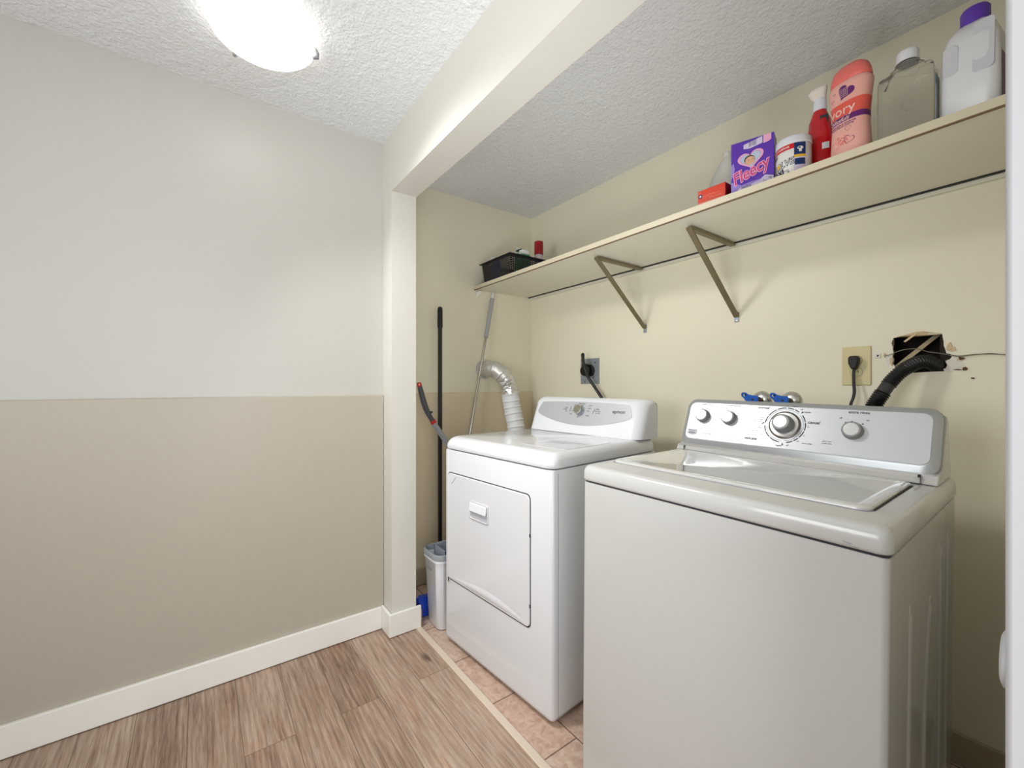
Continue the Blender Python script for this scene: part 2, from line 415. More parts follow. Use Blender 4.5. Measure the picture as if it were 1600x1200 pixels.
# back wall with the ragged hole
def back_wall():
    bm = bmesh.new()
    hole = [(-.4100, 1.382), (-.396, 1.3835), (-.384, 1.3870), (-.3677, 1.3885), (-.352, 1.3915), (-.3356, 1.3885), (-.312, 1.3862), (-.300, 1.3842), (-.2870, 1.3845), (-.2858, 1.372), (-.2838, 1.360),
            (-.2834, 1.3458), (-.2800, 1.334), (-.2775, 1.3203), (-.268, 1.318), (-.2650, 1.308), (-.2700, 1.300), (-.2735, 1.288), (-.2785, 1.2727), (-.2834, 1.2619), (-.310, 1.2612), (-.3356, 1.2600), (-.3677, 1.2574), (-.380, 1.2580),
            (-.392, 1.268), (-.405, 1.281), (-.4113, 1.292), (-.4085, 1.305), (-.4120, 1.318), (-.4090, 1.330), (-.4115, 1.345), (-.4088, 1.362)]
    out = [(XA-.05, 0), (XR+.05, 0), (XR+.05, HC), (XA-.05, HC)]
    def loop(ps, y):
        vs = [bm.verts.new((x, y, z)) for x, z in ps]
        return vs, [bm.edges.new((vs[i], vs[(i+1) % len(vs)])) for i in range(len(vs))]
    rings = []
    for y in (YB, YB+.0127):
        ov, oe = loop(out, y); hv, he = loop(hole, y)
        bmesh.ops.triangle_fill(bm, edges=oe+he, use_beauty=True)
        rings.append((ov, hv))
    for k in (0, 1):
        a, b_ = rings[0][k], rings[1][k]
        for i in range(len(a)):
            j = (i+1) % len(a)
            try: bm.faces.new((a[i], a[j], b_[j], b_[i]))
            except ValueError: pass
    mb = MB(); mb.bm.free(); mb.bm = bm
    return struct('wall_back', mb, cream, smooth=False)
back_wall()
# stud bay behind the hole
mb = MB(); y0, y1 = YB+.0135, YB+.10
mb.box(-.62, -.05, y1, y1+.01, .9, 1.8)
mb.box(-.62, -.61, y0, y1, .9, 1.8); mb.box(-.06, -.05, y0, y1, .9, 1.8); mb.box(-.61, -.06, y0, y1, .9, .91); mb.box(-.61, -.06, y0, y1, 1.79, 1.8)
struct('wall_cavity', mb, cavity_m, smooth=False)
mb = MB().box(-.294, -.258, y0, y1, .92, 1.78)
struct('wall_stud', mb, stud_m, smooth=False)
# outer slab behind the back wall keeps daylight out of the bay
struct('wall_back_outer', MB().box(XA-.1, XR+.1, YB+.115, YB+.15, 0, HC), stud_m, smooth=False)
# baseboards
struct('baseboard_left', MB().box(XLL, XLL+.016, YF, YH-.0158, .003, .110), trim_w, bevel=.003)
mb = MB()
pts_o = [(XLL, YH-.016), (XP+.015, YH-.016), (XP+.015, YHB+.022), (XP+.001, YHB+.022), (XP+.001, YH-.001), (XLL, YH-.001)]
mb.prism(pts_o, lambda u, v, d: (u, v, d), .003, .112); struct('baseboard_post', mb, trim_w, bevel=.003)
struct('baseboard_post_end', MB().box(XP+.0015, XP+.0142, YHB+.022, YHB+.026, .0, .088), raw_wood, smooth=False)
struct('baseboard_alcove', MB().box(XA+.0205, XA+.033, YHB, YB, 0, .10), trim_old, bevel=.003)
struct('baseboard_back', MB().box(XA+.035, XR, YB-.012, YB-.0005, 0, .10), trim_old, bevel=.003)
struct('baseboard_alcove_left', MB().box(XA+.034, XP-.001, YHB+.001, YHB+.013, 0, .10), trim_old, bevel=.003)
# door leaf standing open right beside the camera
d = MB().box(-.041, -.006, .531, .594, .012, 2.04).build('door_1', doorw, bevel=.004, bseg=4); d['kind'] = 'structure'
M_ = Matrix.Translation((-.041, .559, .984)) @ Matrix.Rotation(-PI/2, 4, 'Y')
MB().lathe([(.024, 0), (.0235, .0022), (.019, .0040), (.008, .0046)], 24, M_).build('door_knob', doorw, parent=d)

# ------------------------------------------------------------------ ceiling light
LX, LY = -1.655, .178
t = thing('ceiling_light', 'round white glass dome lamp flush on the textured ceiling, switched on', 'ceiling light', (LX, LY, HC))
MB().lathe([(.145, -.002), (.145, -.022), (.140, -.026)], 40).build('mounting_plate', trim_w, t)
prof = [(.140, -.026), (.158, -.028)]+[(.160*math.cos(a)**.9, -.030-.058*math.sin(a)) for a in [k*PI/2/10 for k in range(1, 10)]]+[(.004, -.0885)]
MB().lathe(prof, 48).build('glass_dome', glassd, t)
for a in (86, 206, 326):
    a = math.radians(a); c = Vector((.159*math.cos(a), .159*math.sin(a), -.030)); ou = Vector((math.cos(a), math.sin(a), 0))
    mb = MB().tube([c+ou*.0-Vector((0, 0, -.016)), c+ou*.008+Vector((0, 0, -.002)), c+ou*.006+Vector((0, 0, -.016)), c-ou*.008+Vector((0, 0, -.024))], [.003, .006, .008, .004], 10)
    mb.build('clip', knob_g, t)

# ------------------------------------------------------------------ closet shelf
SA = math.atan(.0043)
def shelf_z(x): return 1.881-(-.11-x)*.0043        # upper surface
def sy(x0, x1, y0, y1, za, zb):
    mb = MB(); P = []
    for z in (za, zb):
        for x, y in ((x0, y0), (x1, y0), (x1, y1), (x0, y1)): P.append((x, y, shelf_z(x)+z))
    mb.add(P, [(3,2,1,0),(4,5,6,7),(0,1,5,4),(1,2,6,5),(2,3,7,6),(3,0,4,7)]); return mb
SF, SB = 1.480, 1.935
t = thing('closet_shelf', 'long cream painted shelf board running along the back wall above the machines', 'shelf', (0, 0, 0))
sy(XA+.002, XR-.004, SF+.003, SB, -.021, 0).build('board', shelf_m, t)
sy(XA+.002, XR-.004, SF, SF+.003, -.0225, 0).build('edge_band', shelf_e, t)
sy(XA+.002, XR-.004, SF+.0005, SF+.006, -.0265, -.0225).build('edge_underside', shelf_d, t)
t = thing('shelf_rail', 'thin dark rail over a pale cleat along the back wall under the shelf', 'rail', (0, 0, 0))
sy(XA+.002, XR-.004, SB+.003, SB+.016, -.024, -.004).build('dark_rail', black_m, t)
sy(XA+.002, XR-.004, SB+.018, YB-.0005, -.036, -.020).build('cleat', shelf_m, t)
mb = MB(); mb.add([(XA+.0005, 1.497, 1.838), (XA+.0005, 1.53, 1.838), (XA+.0005, 1.508, 1.800), (XA+.028, 1.497, 1.838), (XA+.028, 1.53, 1.838), (XA+.003, 1.508, 1.803), (XA+.0005, 1.497, 1.806), (XA+.004, 1.497, 1.808)],
        [(0, 1, 4, 3), (0, 3, 7, 6), (3, 4, 5, 7), (1, 2, 5, 4), (0, 6, 2, 1), (6, 7, 5, 2)])
tag(mb.build('shelf_clip', trim_w, bevel=.002), 'small white plastic clip on the alcove wall under the left end of the shelf', 'clip')
def bracket(x, label):
    t = thing('shelf_bracket', label, 'shelf bracket', (x, YB, 1.51), 0, 'bronze metal shelf brackets')
    zt = shelf_z(x)-.021-1.51; w_ = .0115
    def bar(a, b_, dep, nm):
        a = Vector(a); b_ = Vector(b_); d_ = (b_-a).normalized(); n_ = Vector((1, 0, 0)).cross(d_)*dep
        mb = MB(); P = []
        for q in (a, b_):
            for sx in (-w_, w_):
                P += [q+Vector((sx, 0, 0)), q+Vector((sx, 0, 0))+n_]
        mb.add([P[0], P[1], P[3], P[2], P[4], P[5], P[7], P[6]], [(0,1,2,3),(7,6,5,4),(0,4,5,1),(1,5,6,2),(2,6,7,3),(3,7,4,0)])
        return mb.build(nm, bracket_m, t, bevel=.0018, bseg=2)
    bar((0, -.388, zt-.006), (0, -.036, zt-.006), -.012, 'top_arm')
    bar((0, -.396, zt-.014), (0, -.006, .012), .010, 'diagonal_arm')
    MB().box(-w_*.9, w_*.9, -.003, -.0003, -.010, .035).build('wall_foot', galv, t, bevel=.001)
    M_ = Matrix.Translation((0, -.003, -.003)) @ Matrix.Rotation(PI/2, 4, 'X')
    MB().lathe([(.004, 0), (.0035, .0015), (.001, .002)], 10, M_).build('screw', chrome, t)
    return t
bracket(-1.4425, 'bronze triangular shelf bracket nearer the basket, above the dryer')
bracket(-.9500, 'bronze triangular shelf bracket nearer the bottles, between dryer and washer')

# ------------------------------------------------------------------ dryer
DR = thing('clothes_dryer', 'white front-loading clothes dryer with tall door and silver oval control panel, standing left', 'clothes dryer', (-1.475, .977, 0), math.radians(4.6))
hw = .353
def body_ring(z, dx=0, r=.017, y0=0., y1=.69):
    return [(x, y, z) for x, y in rrect(-hw+dx, hw-dx, y0+dx, y1, r, 5)]
rings = [body_ring(.016, .010), body_ring(.022, .002), body_ring(.035, 0), body_ring(.906, 0), body_ring(.912, .002), body_ring(.913, .010)]
MB().loft(rings).build('cabinet', enamel, DR, ang=50)
MB().box(hw-.001, hw+.0006, .0285, .0305, .02, .90).build('side_seam', ink_l, DR, smooth=False)
MB().box(-hw+.03, hw-.03, .04, .66, .004, .034).build('base_frame', black_m, DR)
for x in (-.29, .29):
    for y in (.08, .62):
        MB().lathe([(.018, 0), (.018, .02), (.008, .022), (.008, .034)], 14, Matrix.Translation((x, y, 0))).build('foot', black_m, DR)
# top with a big rolled front and side edge
def top_prof():
    p = []
    for a in range(0, 91, 10):
        t_ = math.radians(a); p.append((.052*(1-math.sin(t_))-.004*0, .918+.052*(1-math.cos(t_)) if 0 else .918+.052*math.sin(PI/2-t_)*0))
    return p
mb = MB(); R_ = .050; Z0 = .9175; Z1 = .972; rings = []
for k in range(9):
    a = PI/2*k/8; ins = R_*(1-math.cos(a)); zz = Z0+.008+(Z1-Z0-.008)*math.sin(a)
    rings.append([(x, y, zz) for x, y in rrect(-hw-.003+ins*.72, hw+.003-ins*.72, -.004+ins, .690, max(.006, .040-ins*.25), 6)])
rings = [[(x, y, Z0) for x, y in rrect(-hw-.001, hw+.001, -.002, .690, .040, 6)]]+rings
mb.loft(rings).build('top_panel', enamel, DR, ang=60)
def Pt(u, v): return (u, v, .9735)
mb = MB(); 
text(mb, 'WARNING: DO NOT OPERATE', (.185, .265), .014, Pt, rot=.05, bold=.01); text(mb, 'CLEAN LINT FILTER', (.17, .235), .013, Pt, rot=.05, bold=.01); text(mb, 'BEFORE EACH LOAD', (.165, .215), .011, Pt, rot=.05)
mb.build('lint_notice', ink2, DR, smooth=False)
mb = MB(); mb.prism(rrect(.08, .315, .10, .40, .01), lambda u, v, d_: (u, v, d_), .9721, .9733)
mb.build('lint_screen_cover', enamel, DR, bevel=.0005)
# door: recessed dark reveal + raised leaf
def Pf(y): return lambda u, v, d_=0: (u, y-d_, v)
MB().prism(rrect(-.3235, .2425, .3055, .8085, .022), lambda u, v, d_: (u, d_, v), -.0012, .004).build('door_reveal', gap_m, DR)
DD = MB().prism(rrect(-.320, .239, .3105, .8045, .020), lambda u, v, d_: (u, d_, v), -.0055, .006).build('door', enamel, DR, bevel=.004, bseg=4)
# the swept dished lower corner of the door
mb = MB()
def dish(u, v):
    x = -.309+.536*u; h_ = .045*math.sin(PI*min(1, u*1.0))**.8*(.6+.4*u)
    return (x, -.0058-.004*math.sin(PI*v)*math.sin(PI*u), .318+h_*v)
mb.grid(dish, 24, 6); mb.build('door_crease', enamel, DD, ang=180)
hx0, hx1, hz0, hz1 = -.138, -.008, .632, .712
mb = MB(); ring2(mb, rrect(hx0, hx1, hz0, hz1, .010), rrect(hx0+.006, hx1-.006, hz0+.006, hz1-.006, .007), lambda u, v: (u, -.0075, v))
mb.build('handle_frame', enamel, DD, solid=.003)
MB().box(hx0+.007, hx1-.007, -.0066, -.0058, hz0+.007, hz1-.02).build('handle_recess', mat('recess_grey', (188, 190, 198), .4), DD)
mb = MB(); x0, x1 = hx0+.004, hx1-.008
P = [(x0, -.007, hz1-.006), (x0, -.014, hz1-.010), (x0, -.0175, hz1-.042), (x0, -.015, hz1-.045), (x0, -.008, hz1-.030)]
mb.loft([P, [(x1, y, z) for _, y, z in P]]); mb.build('handle', plastic_w, DD, bevel=.002)
MB().box(-.3165, -.3105, -.0068, -.0056, .296, .3135).build('hinge_clip', black_m, DR)
MB().lathe([(.0045, 0), (.0045, .003), (.002, .004)], 12, Matrix.Translation((-.317, -.001, .293)) @ Matrix.Rotation(PI/2, 4, 'X')).build('screw', chrome, DR)
for z in (.655, .392): MB().box(.2385, .2425, -.0045, -.0015, z-.006, z+.006).build('hinge', black_m, DR)
mb = MB().tube([(-.285, -.0062, .757), (-.250, -.0062, .792)], .0008, 6); mb.build('door_scratch', ink_l, DD)
# console
def con_y(z): return .538+(z-.972)*.36
prof = [(.538, .9725), (.700, .9725), (.700, 1.125), (.694, 1.141), (.680, 1.149), (.640, 1.150), (.622, 1.146), (con_y(1.128), 1.128)]
mb = MB(); nseg = 12; rings = []
for k in range(nseg+1):
    a = PI*k/nseg; 
for side in (1,):
    R2 = .055; xs = []
    for k in range(7): xs.append((-hw+R2*(1-math.cos(PI/2*k/6)), 1-math.sin(PI/2*k/6)))
    xs += [(-x, s_) for x, s_ in reversed(xs)]
    for x, s_ in xs:
        q = s_   # 1 at the very end, 0 in the flat middle
        rings.append([(x, y+(.050*q if y < .66 else 0), .9725+(z-.9725)*(1-.10*q)) for y, z in prof])
mb.loft(rings); CON = mb.build('console', plastic_w, DR, bevel=.006, bseg=3, ang=60, blimit=50)
def Pc(u, v, d_=0): return (u, con_y(v)-.0006-d_, v)
fas = []
for k in range(25): u = k/24; fas.append((-.292+.584*u, 1.062-.048*math.sin(PI*u)**.8))
fas += [(.300, 1.075), (.284, 1.112), (.276, 1.1225)]
for k in range(1, 24): u = k/24; fas.append((.268-.536*u, 1.124+.006*math.sin(PI*u)))
fas += [(-.276, 1.1225), (-.284, 1.112), (-.300, 1.075)]
MB().prism(fas, lambda u, v, d_: Pc(u, v, d_), 0, .0016).build('control_fascia', silver_p, CON)
PT = lambda u, v: Pc(u, v, .0022)
mb = MB()
text(mb, 'epmon', (.226, 1.091), .022, PT, bold=.015, sx=1.15); mb.build('maker_lettering', ink, CON, smooth=False); mb = MB()
text(mb, 'Heavy Duty', (.0, 1.121), .0085, PT, bold=.01)
for st, u, v in (('off', .004, 1.1125), ('timed', -.040, 1.113), ('air dry', .056, 1.113), ('more', -.098, 1.099), ('normal', -.105, 1.090), ('less', -.095, 1.081), ('auto', -.050, 1.085), ('start', -.060, 1.068), ('casual', .052, 1.100), ('wrinkle', .100, 1.098), ('dry', .048, 1.086), ('more dry', .104, 1.088), ('less dry', .108, 1.079), ('timed', .048, 1.064), ('off', -.012, 1.054)):
    text(mb, st, (u, v), .0085, PT, bold=.008)
for u, v0, v1 in ((-.072, 1.078, 1.104), (.077, 1.074, 1.096)):
    poly(mb, [(u, v0), (u+.0025, v0), (u+.0075, v1), (u+.005, v1)], PT)
mb.build('dial_lettering', ink, CON, smooth=False)
nrm = Vector((0, -1, .36)).normalized(); 
def knob_at(parent, pos, prof, m, nm, n_=nrm, seg=32):
    z = n_; x = Vector((1, 0, 0)); y = z.cross(x); R = Matrix((x, y, z)).transposed().to_4x4()
    return MB().lathe(prof, seg, Matrix.Translation(pos) @ R).build(nm, m, parent)
kp = Vector(Pc(-.004, 1.087, .0016))
K = knob_at(CON, kp, [(.0265, 0), (.0265, .003), (.023, .005), (.0225, .024), (.020, .027)], plastic_g, 'knob')
knob_at(K, kp+nrm*.0268, [(.0195, 0), (.0185, .0012), (.003, .0014)], mat('knob_face_dull', (150, 148, 132), .3, metal=.6), 'knob_face')
knob_at(K, kp+nrm*.0225, [(.0238, 0), (.0240, .002), (.0215, .0050)], chrome, 'knob_rim')

# ------------------------------------------------------------------ washer
WX, WY = -.559, .934
WS = thing('washing_machine', 'white top-loading washing machine with wide silver control panel and four knobs, standing right', 'washing machine', (WX, WY, 0), math.radians(.9))
WS.rotation_euler[1] = .010
ww = .350
def wr(z, dx=0, r=.012, y1=.675): return [(x, y, z) for x, y in rrect(-ww+dx, ww-dx, dx, y1-dx*0, r, 4)]
mb = MB().loft([wr(.035, .006), wr(.04, .002), wr(.05, 0), wr(.925, 0), wr(.9262, .003)]); CAB = mb.build('cabinet', enamel_w, WS, ang=50)
MB().box(-ww+.03, ww-.03, .03, .67, .008, .04).build('base_frame', black_m, WS)
for x in (-.30, .30):
    for y in (.05, .65):
        MB().lathe([(.02, 0), (.02, .02), (.008, .022), (.008, .04)], 14, Matrix.Translation((x, y, 0))).build('foot', black_m, WS)
# pressed ribs on the right side panel
def rib(y0, y1, z1, curve, w_=.010):
    pts = spline([(ww+.0006, y0, .06), (ww+.0006, y0, .45), (ww+.0006, y0+curve*.3, z1-.14), (ww+.0006, y0+curve*.65, z1-.06), (ww+.0006, y0+curve, z1)], 8)
    mb = MB(); rings = []
    for p in pts:
        k = 1.0 if p.z < z1-.02 else .4
        rings.append([p+Vector((-.004, -w_, 0)), p+Vector((.001*k, -w_*.5, 0)), p+Vector((.0035*k, 0, 0)), p+Vector((.001*k, w_*.5, 0)), p+Vector((-.004, w_, 0))])
    mb.loft(rings, closed=True); return mb.build('pressed_rib', enamel_w, CAB, ang=80)
rib(.155, 0, .800, 0.0); rib(.30, 0, .760, .050); rib(.56, 0, .860, 0.0); rib(.47, 0, .86, -.02, .008)
# gasket gap and top deck
MB().prism(rrect(-ww+.002, ww-.002, .002, .672, .012), lambda u, v, d_: (u, v, d_), .9258, .9305).build('seam', gap_m, WS)
mb = MB(); rings = []
ZT0, ZT1 = .9300, .977
for ins, z in ((.002, ZT0), (-.002, ZT0+.002), (-.004, ZT0+.007), (-.003, ZT0+.030), (-.0005, ZT0+.038), (.004, ZT0+.0435), (.012, ZT1)):
    rings.append([(x, y, z) for x, y in rrect(-ww+ins, ww-ins, ins, .675, .018, 5)])
DECK = mb.loft(rings).build('top_deck', enamel_w, WS, ang=60)
lx0, lx1, ly0, ly1 = -.322, .302, .096, .462
MB().prism(rrect(lx0-.004, lx1+.004, ly0-.004, ly1+.008, .022), lambda u, v, d_: (u, v, d_), ZT1-.004, ZT1+.0006).build('lid_gap', ink_l, WS)
MB().box(lx1-.001, lx1+.0035, ly0+.02, ly1-.02, ZT1, ZT1+.0012).build('lid_shadow_gap', gap_m, WS)
mb = MB(); rings = []
for ins, z in ((0, ZT1+.0008), (0, ZT1+.0045), (.002, ZT1+.007), (.006, ZT1+.0085), (.020, ZT1+.0085), (.024, ZT1+.0068)):
    rings.append([(x, y, z) for x, y in rrect(lx0+ins, lx1-ins, ly0+ins, ly1-ins, .022-min(ins, .012)*.5, 6)])
LID = mb.loft(rings).build('lid', mat('lid_gloss', (209, 209, 206), .06, coat=1, var=.004), WS, ang=30)
for k in range(3): MB().box(lx1-.010+k*.0, lx1-.006, ly1-.030-k*.022, ly1-.020-k*.022, ZT1+.0086, ZT1+.0092).build('lid_vent_mark', plastic_g, LID)
for x in (-.1, .07):
    pass
mb = MB()
for k in range(3):
    x = .285+.02*random.random(); z = ZT0+.004+.012*random.random()
    mb.tube([(x, -.0044, z), (x+.01+.01*random.random(), -.0044, z-.002)], .0004, 5)
mb.build('edge_scuffs', ink_l, DECK)
# console: white back shell, silver bezel, face
PB, PTz = (.510, .997), (.572, 1.158)       # (y,z) of panel bottom and top
pd = Vector((0, PTz[0]-PB[0], PTz[1]-PB[1])); ph = pd.length; pd.normalize(); pn = Vector((0, -pd.z, pd.y))
def PW(u, v, d_=0):
    q = Vector((u, PB[0], PB[1]))+pd*v+pn*d_; return q
prof = [(.482, .9775), (.655, .9775), (.655, .992), (.612, 1.105), (.602, 1.132), (.588, 1.145), (.525, 1.004), (.494, .999)]
mb = MB(); mb.loft([[(x, y, z) for y, z in prof] for x in (-ww+.006, -ww+.012, ww-.012, ww-.006)])
CON = mb.build('console_shell', enamel_w, WS, bevel=.010, bseg=4, ang=50, blimit=30)
MB().box(-.312, .311, .4800, .4840, .9772, .9792).build('console_seam', gap_m, CON)
MB().box(.3106, .3114, .4808, .495, .979, .996).build('console_joint', ink2, CON, smooth=False)
MB().box(.306, .3095, .4850, .4950, .994, 1.000).build('console_notch', black_m, CON)
MB().box(-.3126, -.3118, .4808, .495, .979, .996).build('console_joint', ink2, CON, smooth=False)
mb = MB(); rings = []
for ins, v0, d_, r in ((.004, 0, -.022, .030), (0, 0, -.010, .032), (0, 0, -.004, .032), (.002, .0, .001, .032), (.016, .005, .010, .022), (.019, .007, .0105, .020)):
    rings.append([PW(u, v, d_) for u, v in rrect(-.343+ins, .343-ins, -.004+ins+v0, ph+.004-ins, r, 6)])
BZ = mb.loft(rings).build('control_bezel', silver_b, CON, ang=25)
FACE = MB().prism(rrect(-.3235, .3235, .0225, ph-.0155, .020, 6), lambda u, v, d_: PW(u, v, d_), .0104, .0116).build('control_face', silver_p, CON)
PF = lambda u, v: PW(u, v, .0121)
def wv(x, z): return (x, (z-PB[1])/(PTz[1]-PB[1])*ph)
wn = pn
def wknob(u, v, r, h_, nm='knob'):
    p = PW(u, v, .0116)
    K = knob_at(CON, p, [(r*1.04, 0), (r*1.04, h_*.12), (r, h_*.2), (r*.97, h_*.85), (r*.90, h_)], knob_g, nm, wn)
    knob_at(K, p+wn*(h_*1.0), [(r*.78, 0), (r*.74, .0012), (r*.1, .0014)], chrome, 'knob_face', wn)
    q = p+wn*(h_*.55)
    mb = MB(); a = PW(u, v+r*.8, .0116+h_); c_ = PW(u, v+r*1.02, .0116+h_*.9); mb.tube([a, c_], .0009, 6); mb.build('pointer', black_m, K)
    return K
K1 = wv(-.270, 1.0975); K2 = wv(-.178, 1.097); K3 = wv(-.006, 1.088); K4 = wv(.165, 1.086)
wknob(K1[0], K1[1], .0235, .019); wknob(K2[0], K2[1], .0235, .019); wknob(K4[0], K4[1], .0240, .019)
p = PW(K3[0], K3[1], .0116)
knob_at(CON, p, [(.044, 0), (.044, .003), (.042, .004)], mat('dial_rim_dark', (96, 92, 84), .3, metal=.6), 'dial_base', wn)
knob_at(CON, p+wn*.003, [(.0400, 0), (.0390, .0022), (.030, .0030)], chrome, 'dial_plate', wn)
p2 = p+wn*.005
K = knob_at(CON, p2, [(.0295, 0), (.0290, .010), (.0265, .026), (.0235, .031)], knob_g, 'dial_knob', wn)
knob_at(K, p2+wn*.031, [(.0195, 0), (.0185, .0014), (.002, .0016)], chrome, 'knob_face', wn)
mb = MB()
for a0, a1 in ((92, 118), (121, 150), (153, 176), (186, 205), (208, 228), (231, 262), (282, 300), (303, 318), (321, 344), (347, 372), (375, 398), (52, 66), (69, 88)):
    n = 8; po = []; pi = []
    for k in range(n+1):
        a = math.radians(a0+(a1-a0)*k/n); po.append((K3[0]+.0575*math.cos(a), K3[1]+.0575*math.sin(a))); pi.append((K3[0]+.0545*math.cos(a), K3[1]+.0545*math.sin(a)))
    poly(mb, po+pi[::-1], PF)
for a0, a1 in ((48, 172), (186, 268), (276, 402)):
    n = 20; po = []; pi = []
    for k in range(n+1):
        a = math.radians(a0+(a1-a0)*k/n); po.append((K3[0]+.0510*math.cos(a), K3[1]+.0510*math.sin(a))); pi.append((K3[0]+.0501*math.cos(a), K3[1]+.0501*math.sin(a)))
    poly(mb, po+pi[::-1], PF)
for a in (46, 178, 272):
    a = math.radians(a); r0, r1 = .0560, .0640; da = .045
    poly(mb, [(K3[0]+r0*math.cos(a), K3[1]+r0*math.sin(a)), (K3[0]+r1*math.cos(a-da), K3[1]+r1*math.sin(a-da)), (K3[0]+r1*math.cos(a+da), K3[1]+r1*math.sin(a+da))], PF)
mb.build('dial_scale', ink, CON, smooth=False)
for kk, angs, r0 in ((K1, (75, 35), .0262), (K2, (60, 22), .0262), (K4, (48, 128), .0265)):
    mb = MB()
    for a in angs:
        a = math.radians(a); da = .07; r1 = r0+.0055
        poly(mb, [(kk[0]+r0*math.cos(a), kk[1]+r0*math.sin(a)), (kk[0]+r1*math.cos(a-da), kk[1]+r1*math.sin(a-da)), (kk[0]+r1*math.cos(a+da), kk[1]+r1*math.sin(a+da))], PF)
    n = 8; po = []; pi = []
    for k in range(n+1):
        a = math.radians(angs[0]+(angs[1]-angs[0])*k/n)
        if kk is K4: break
        po.append((kk[0]+.0270*math.cos(a), kk[1]+.0270*math.sin(a))); pi.append((kk[0]+.0262*math.cos(a), kk[1]+.0262*math.sin(a)))
    if po: poly(mb, po+pi[::-1], PF)
    mb.build('knob_scale', ink, CON, smooth=False)
T = lambda st, x, z, s_, **k: text(mb, st, wv(x, z), s_, PF, **k)
for nm, rows in (
    ('level_lettering', (('water level', -.264, 1.1410, .0105, .018, 0), ('medium', -.262, 1.1300, .0060, 0, 0), ('small', -.300, 1.122, .0060, 0, 0), ('large', -.228, 1.121, .0060, 0, 0))),
    ('temperature_lettering', (('temperature', -.173, 1.1400, .0105, .018, 0), ('wash / rinse', -.173, 1.1325, .0050, 0, 0), ('cold', -.2145, 1.1085, .0060, 0, 0), ('cool', -.196, 1.1245, .0060, 0, 0), ('warm', -.145, 1.1230, .0060, 0, 0), ('hot', -.135, 1.107, .0060, 0, 0))),
    ('rinse_lettering', (('extra rinse', .174, 1.1380, .0110, .018, 0), ('off', .134, 1.120, .0065, .01, 0), ('on', .195, 1.118, .0065, .01, 0))),
    ('cycle_name', (('normal', -.074, 1.138, .0125, .018, .2),)), ('cycle_name', (('casual', .071, 1.102, .0130, .018, .2),)), ('cycle_name', (('delicate', -.098, 1.039, .0125, .018, .2),)),
    ('dial_lettering', (('regular', .050, 1.131, .0065, .01, 0), ('off', .034, 1.138, .0065, .01, 0), ('heavy', -.074, 1.107, .0065, 0, 0), ('light', -.075, 1.100, .0060, 0, 0), ('super wash', -.088, 1.094, .0055, 0, 0), ('off', -.072, 1.087, .0065, 0, 0),
        ('delay', -.076, 1.075, .0055, 0, 0), ('soak only', -.090, 1.064, .0055, 0, 0), ('6', -.066, 1.055, .0065, 0, 0), ('10', -.032, 1.040, .0060, 0, 0), ('regular', -.012, 1.026, .0065, .01, 0), ('off', .010, 1.029, .0065, .01, 0), ('off', .036, 1.044, .0065, 0, 0),
        ('extra rinse', .060, 1.040, .0060, .01, 0), ('12', .058, 1.088, .0060, 0, 0), ('8', .050, 1.061, .0060, 0, 0), ('15', -.006, 1.147, .0055, 0, 0), ('heavy', .014, 1.147, .0055, 0, 0))),
    ('note_lettering', (('quiet wash', .108, 1.052, .0052, 0, 0), ('system plus', .108, 1.046, .0052, 0, 0)))):
    mb = MB()
    for st, x, z, sz, bo, shr in rows: T(st, x, z, sz, bold=bo, shear=shr)
    mb.build(nm, ink, CON, smooth=False)

sh = [(-.0175, .0085), (.0175, .0085), (.0165, -.007), (.006, -.0110), (-.006, -.0110), (-.0165, -.007)]
lc = wv(-.300, 1.041)
mb = MB().prism([(lc[0]+a, lc[1]+b_) for a, b_ in sh], lambda u, v, d_: PW(u, v, d_), .0117, .0127); BD = mb.build('badge', mat('badge_slate', (112, 118, 134), .35), CON, smooth=False)
mb = MB(); PB2 = lambda u, v: PW(u, v, .0131)
text(mb, 'MAYTAG', (lc[0], lc[1]+.001), .0085, PB2, bold=.02)
ring2(mb, [(lc[0]+a*.9, lc[1]+b_*.88) for a, b_ in sh], [(lc[0]+a*.84, lc[1]+b_*.78) for a, b_ in sh], PB2)
mb.build('badge_lettering', white_ink, BD, smooth=False)
mb = MB(); text(mb, 'Centennial', wv(-.252, 1.040), .0115, PF, shear=.3); mb.build('model_lettering', ink_l, CON, smooth=False)
mb = MB(); text(mb, 'COMMERCIAL TECHNOLOGY', wv(-.165, 1.034), .0052, PF); mb.build('tagline_lettering', ink_l, CON, smooth=False)

# ------------------------------------------------------------------ wall fittings
# range outlet with dryer cord
t = thing('dryer_outlet', 'square grey metal outlet plate with round black receptacle above the dryer', 'outlet', (-1.850, YB, 1.300))
MB().box(-.078, .078, -.004, -.0005, -.079, .079).build('cover_plate', galv, t, bevel=.001)
MB().lathe([(.038, 0), (.038, .010), (.034, .014)], 28, Matrix.Translation((.004, -.004, .004)) @ Matrix.Rotation(PI/2, 4, 'X')).build('receptacle', black_m, t)
for x, z in ((.045, .052), (-.040, -.066), (.03, -.04)):
    MB().lathe([(.0045, 0), (.004, .0012)], 10, Matrix.Translation((x, -.004, z)) @ Matrix.Rotation(PI/2, 4, 'X')).build('screw_hole', ink_hole, t)
t = thing('dryer_power_cord', 'thick black cord with angled plug looping over the dryer outlet', 'power cord', (-1.850, YB-.02, 1.300))
mb = MB().lathe([(.033, 0), (.034, .020), (.028, .034), (.012, .038)], 24, Matrix.Translation((-.008, 0.000, .002)) @ Matrix.Rotation(PI/2, 4, 'X'))
mb.box(-.022, .006, -.034, -.006, .0, .046); mb.build('plug', black, t, bevel=.004)
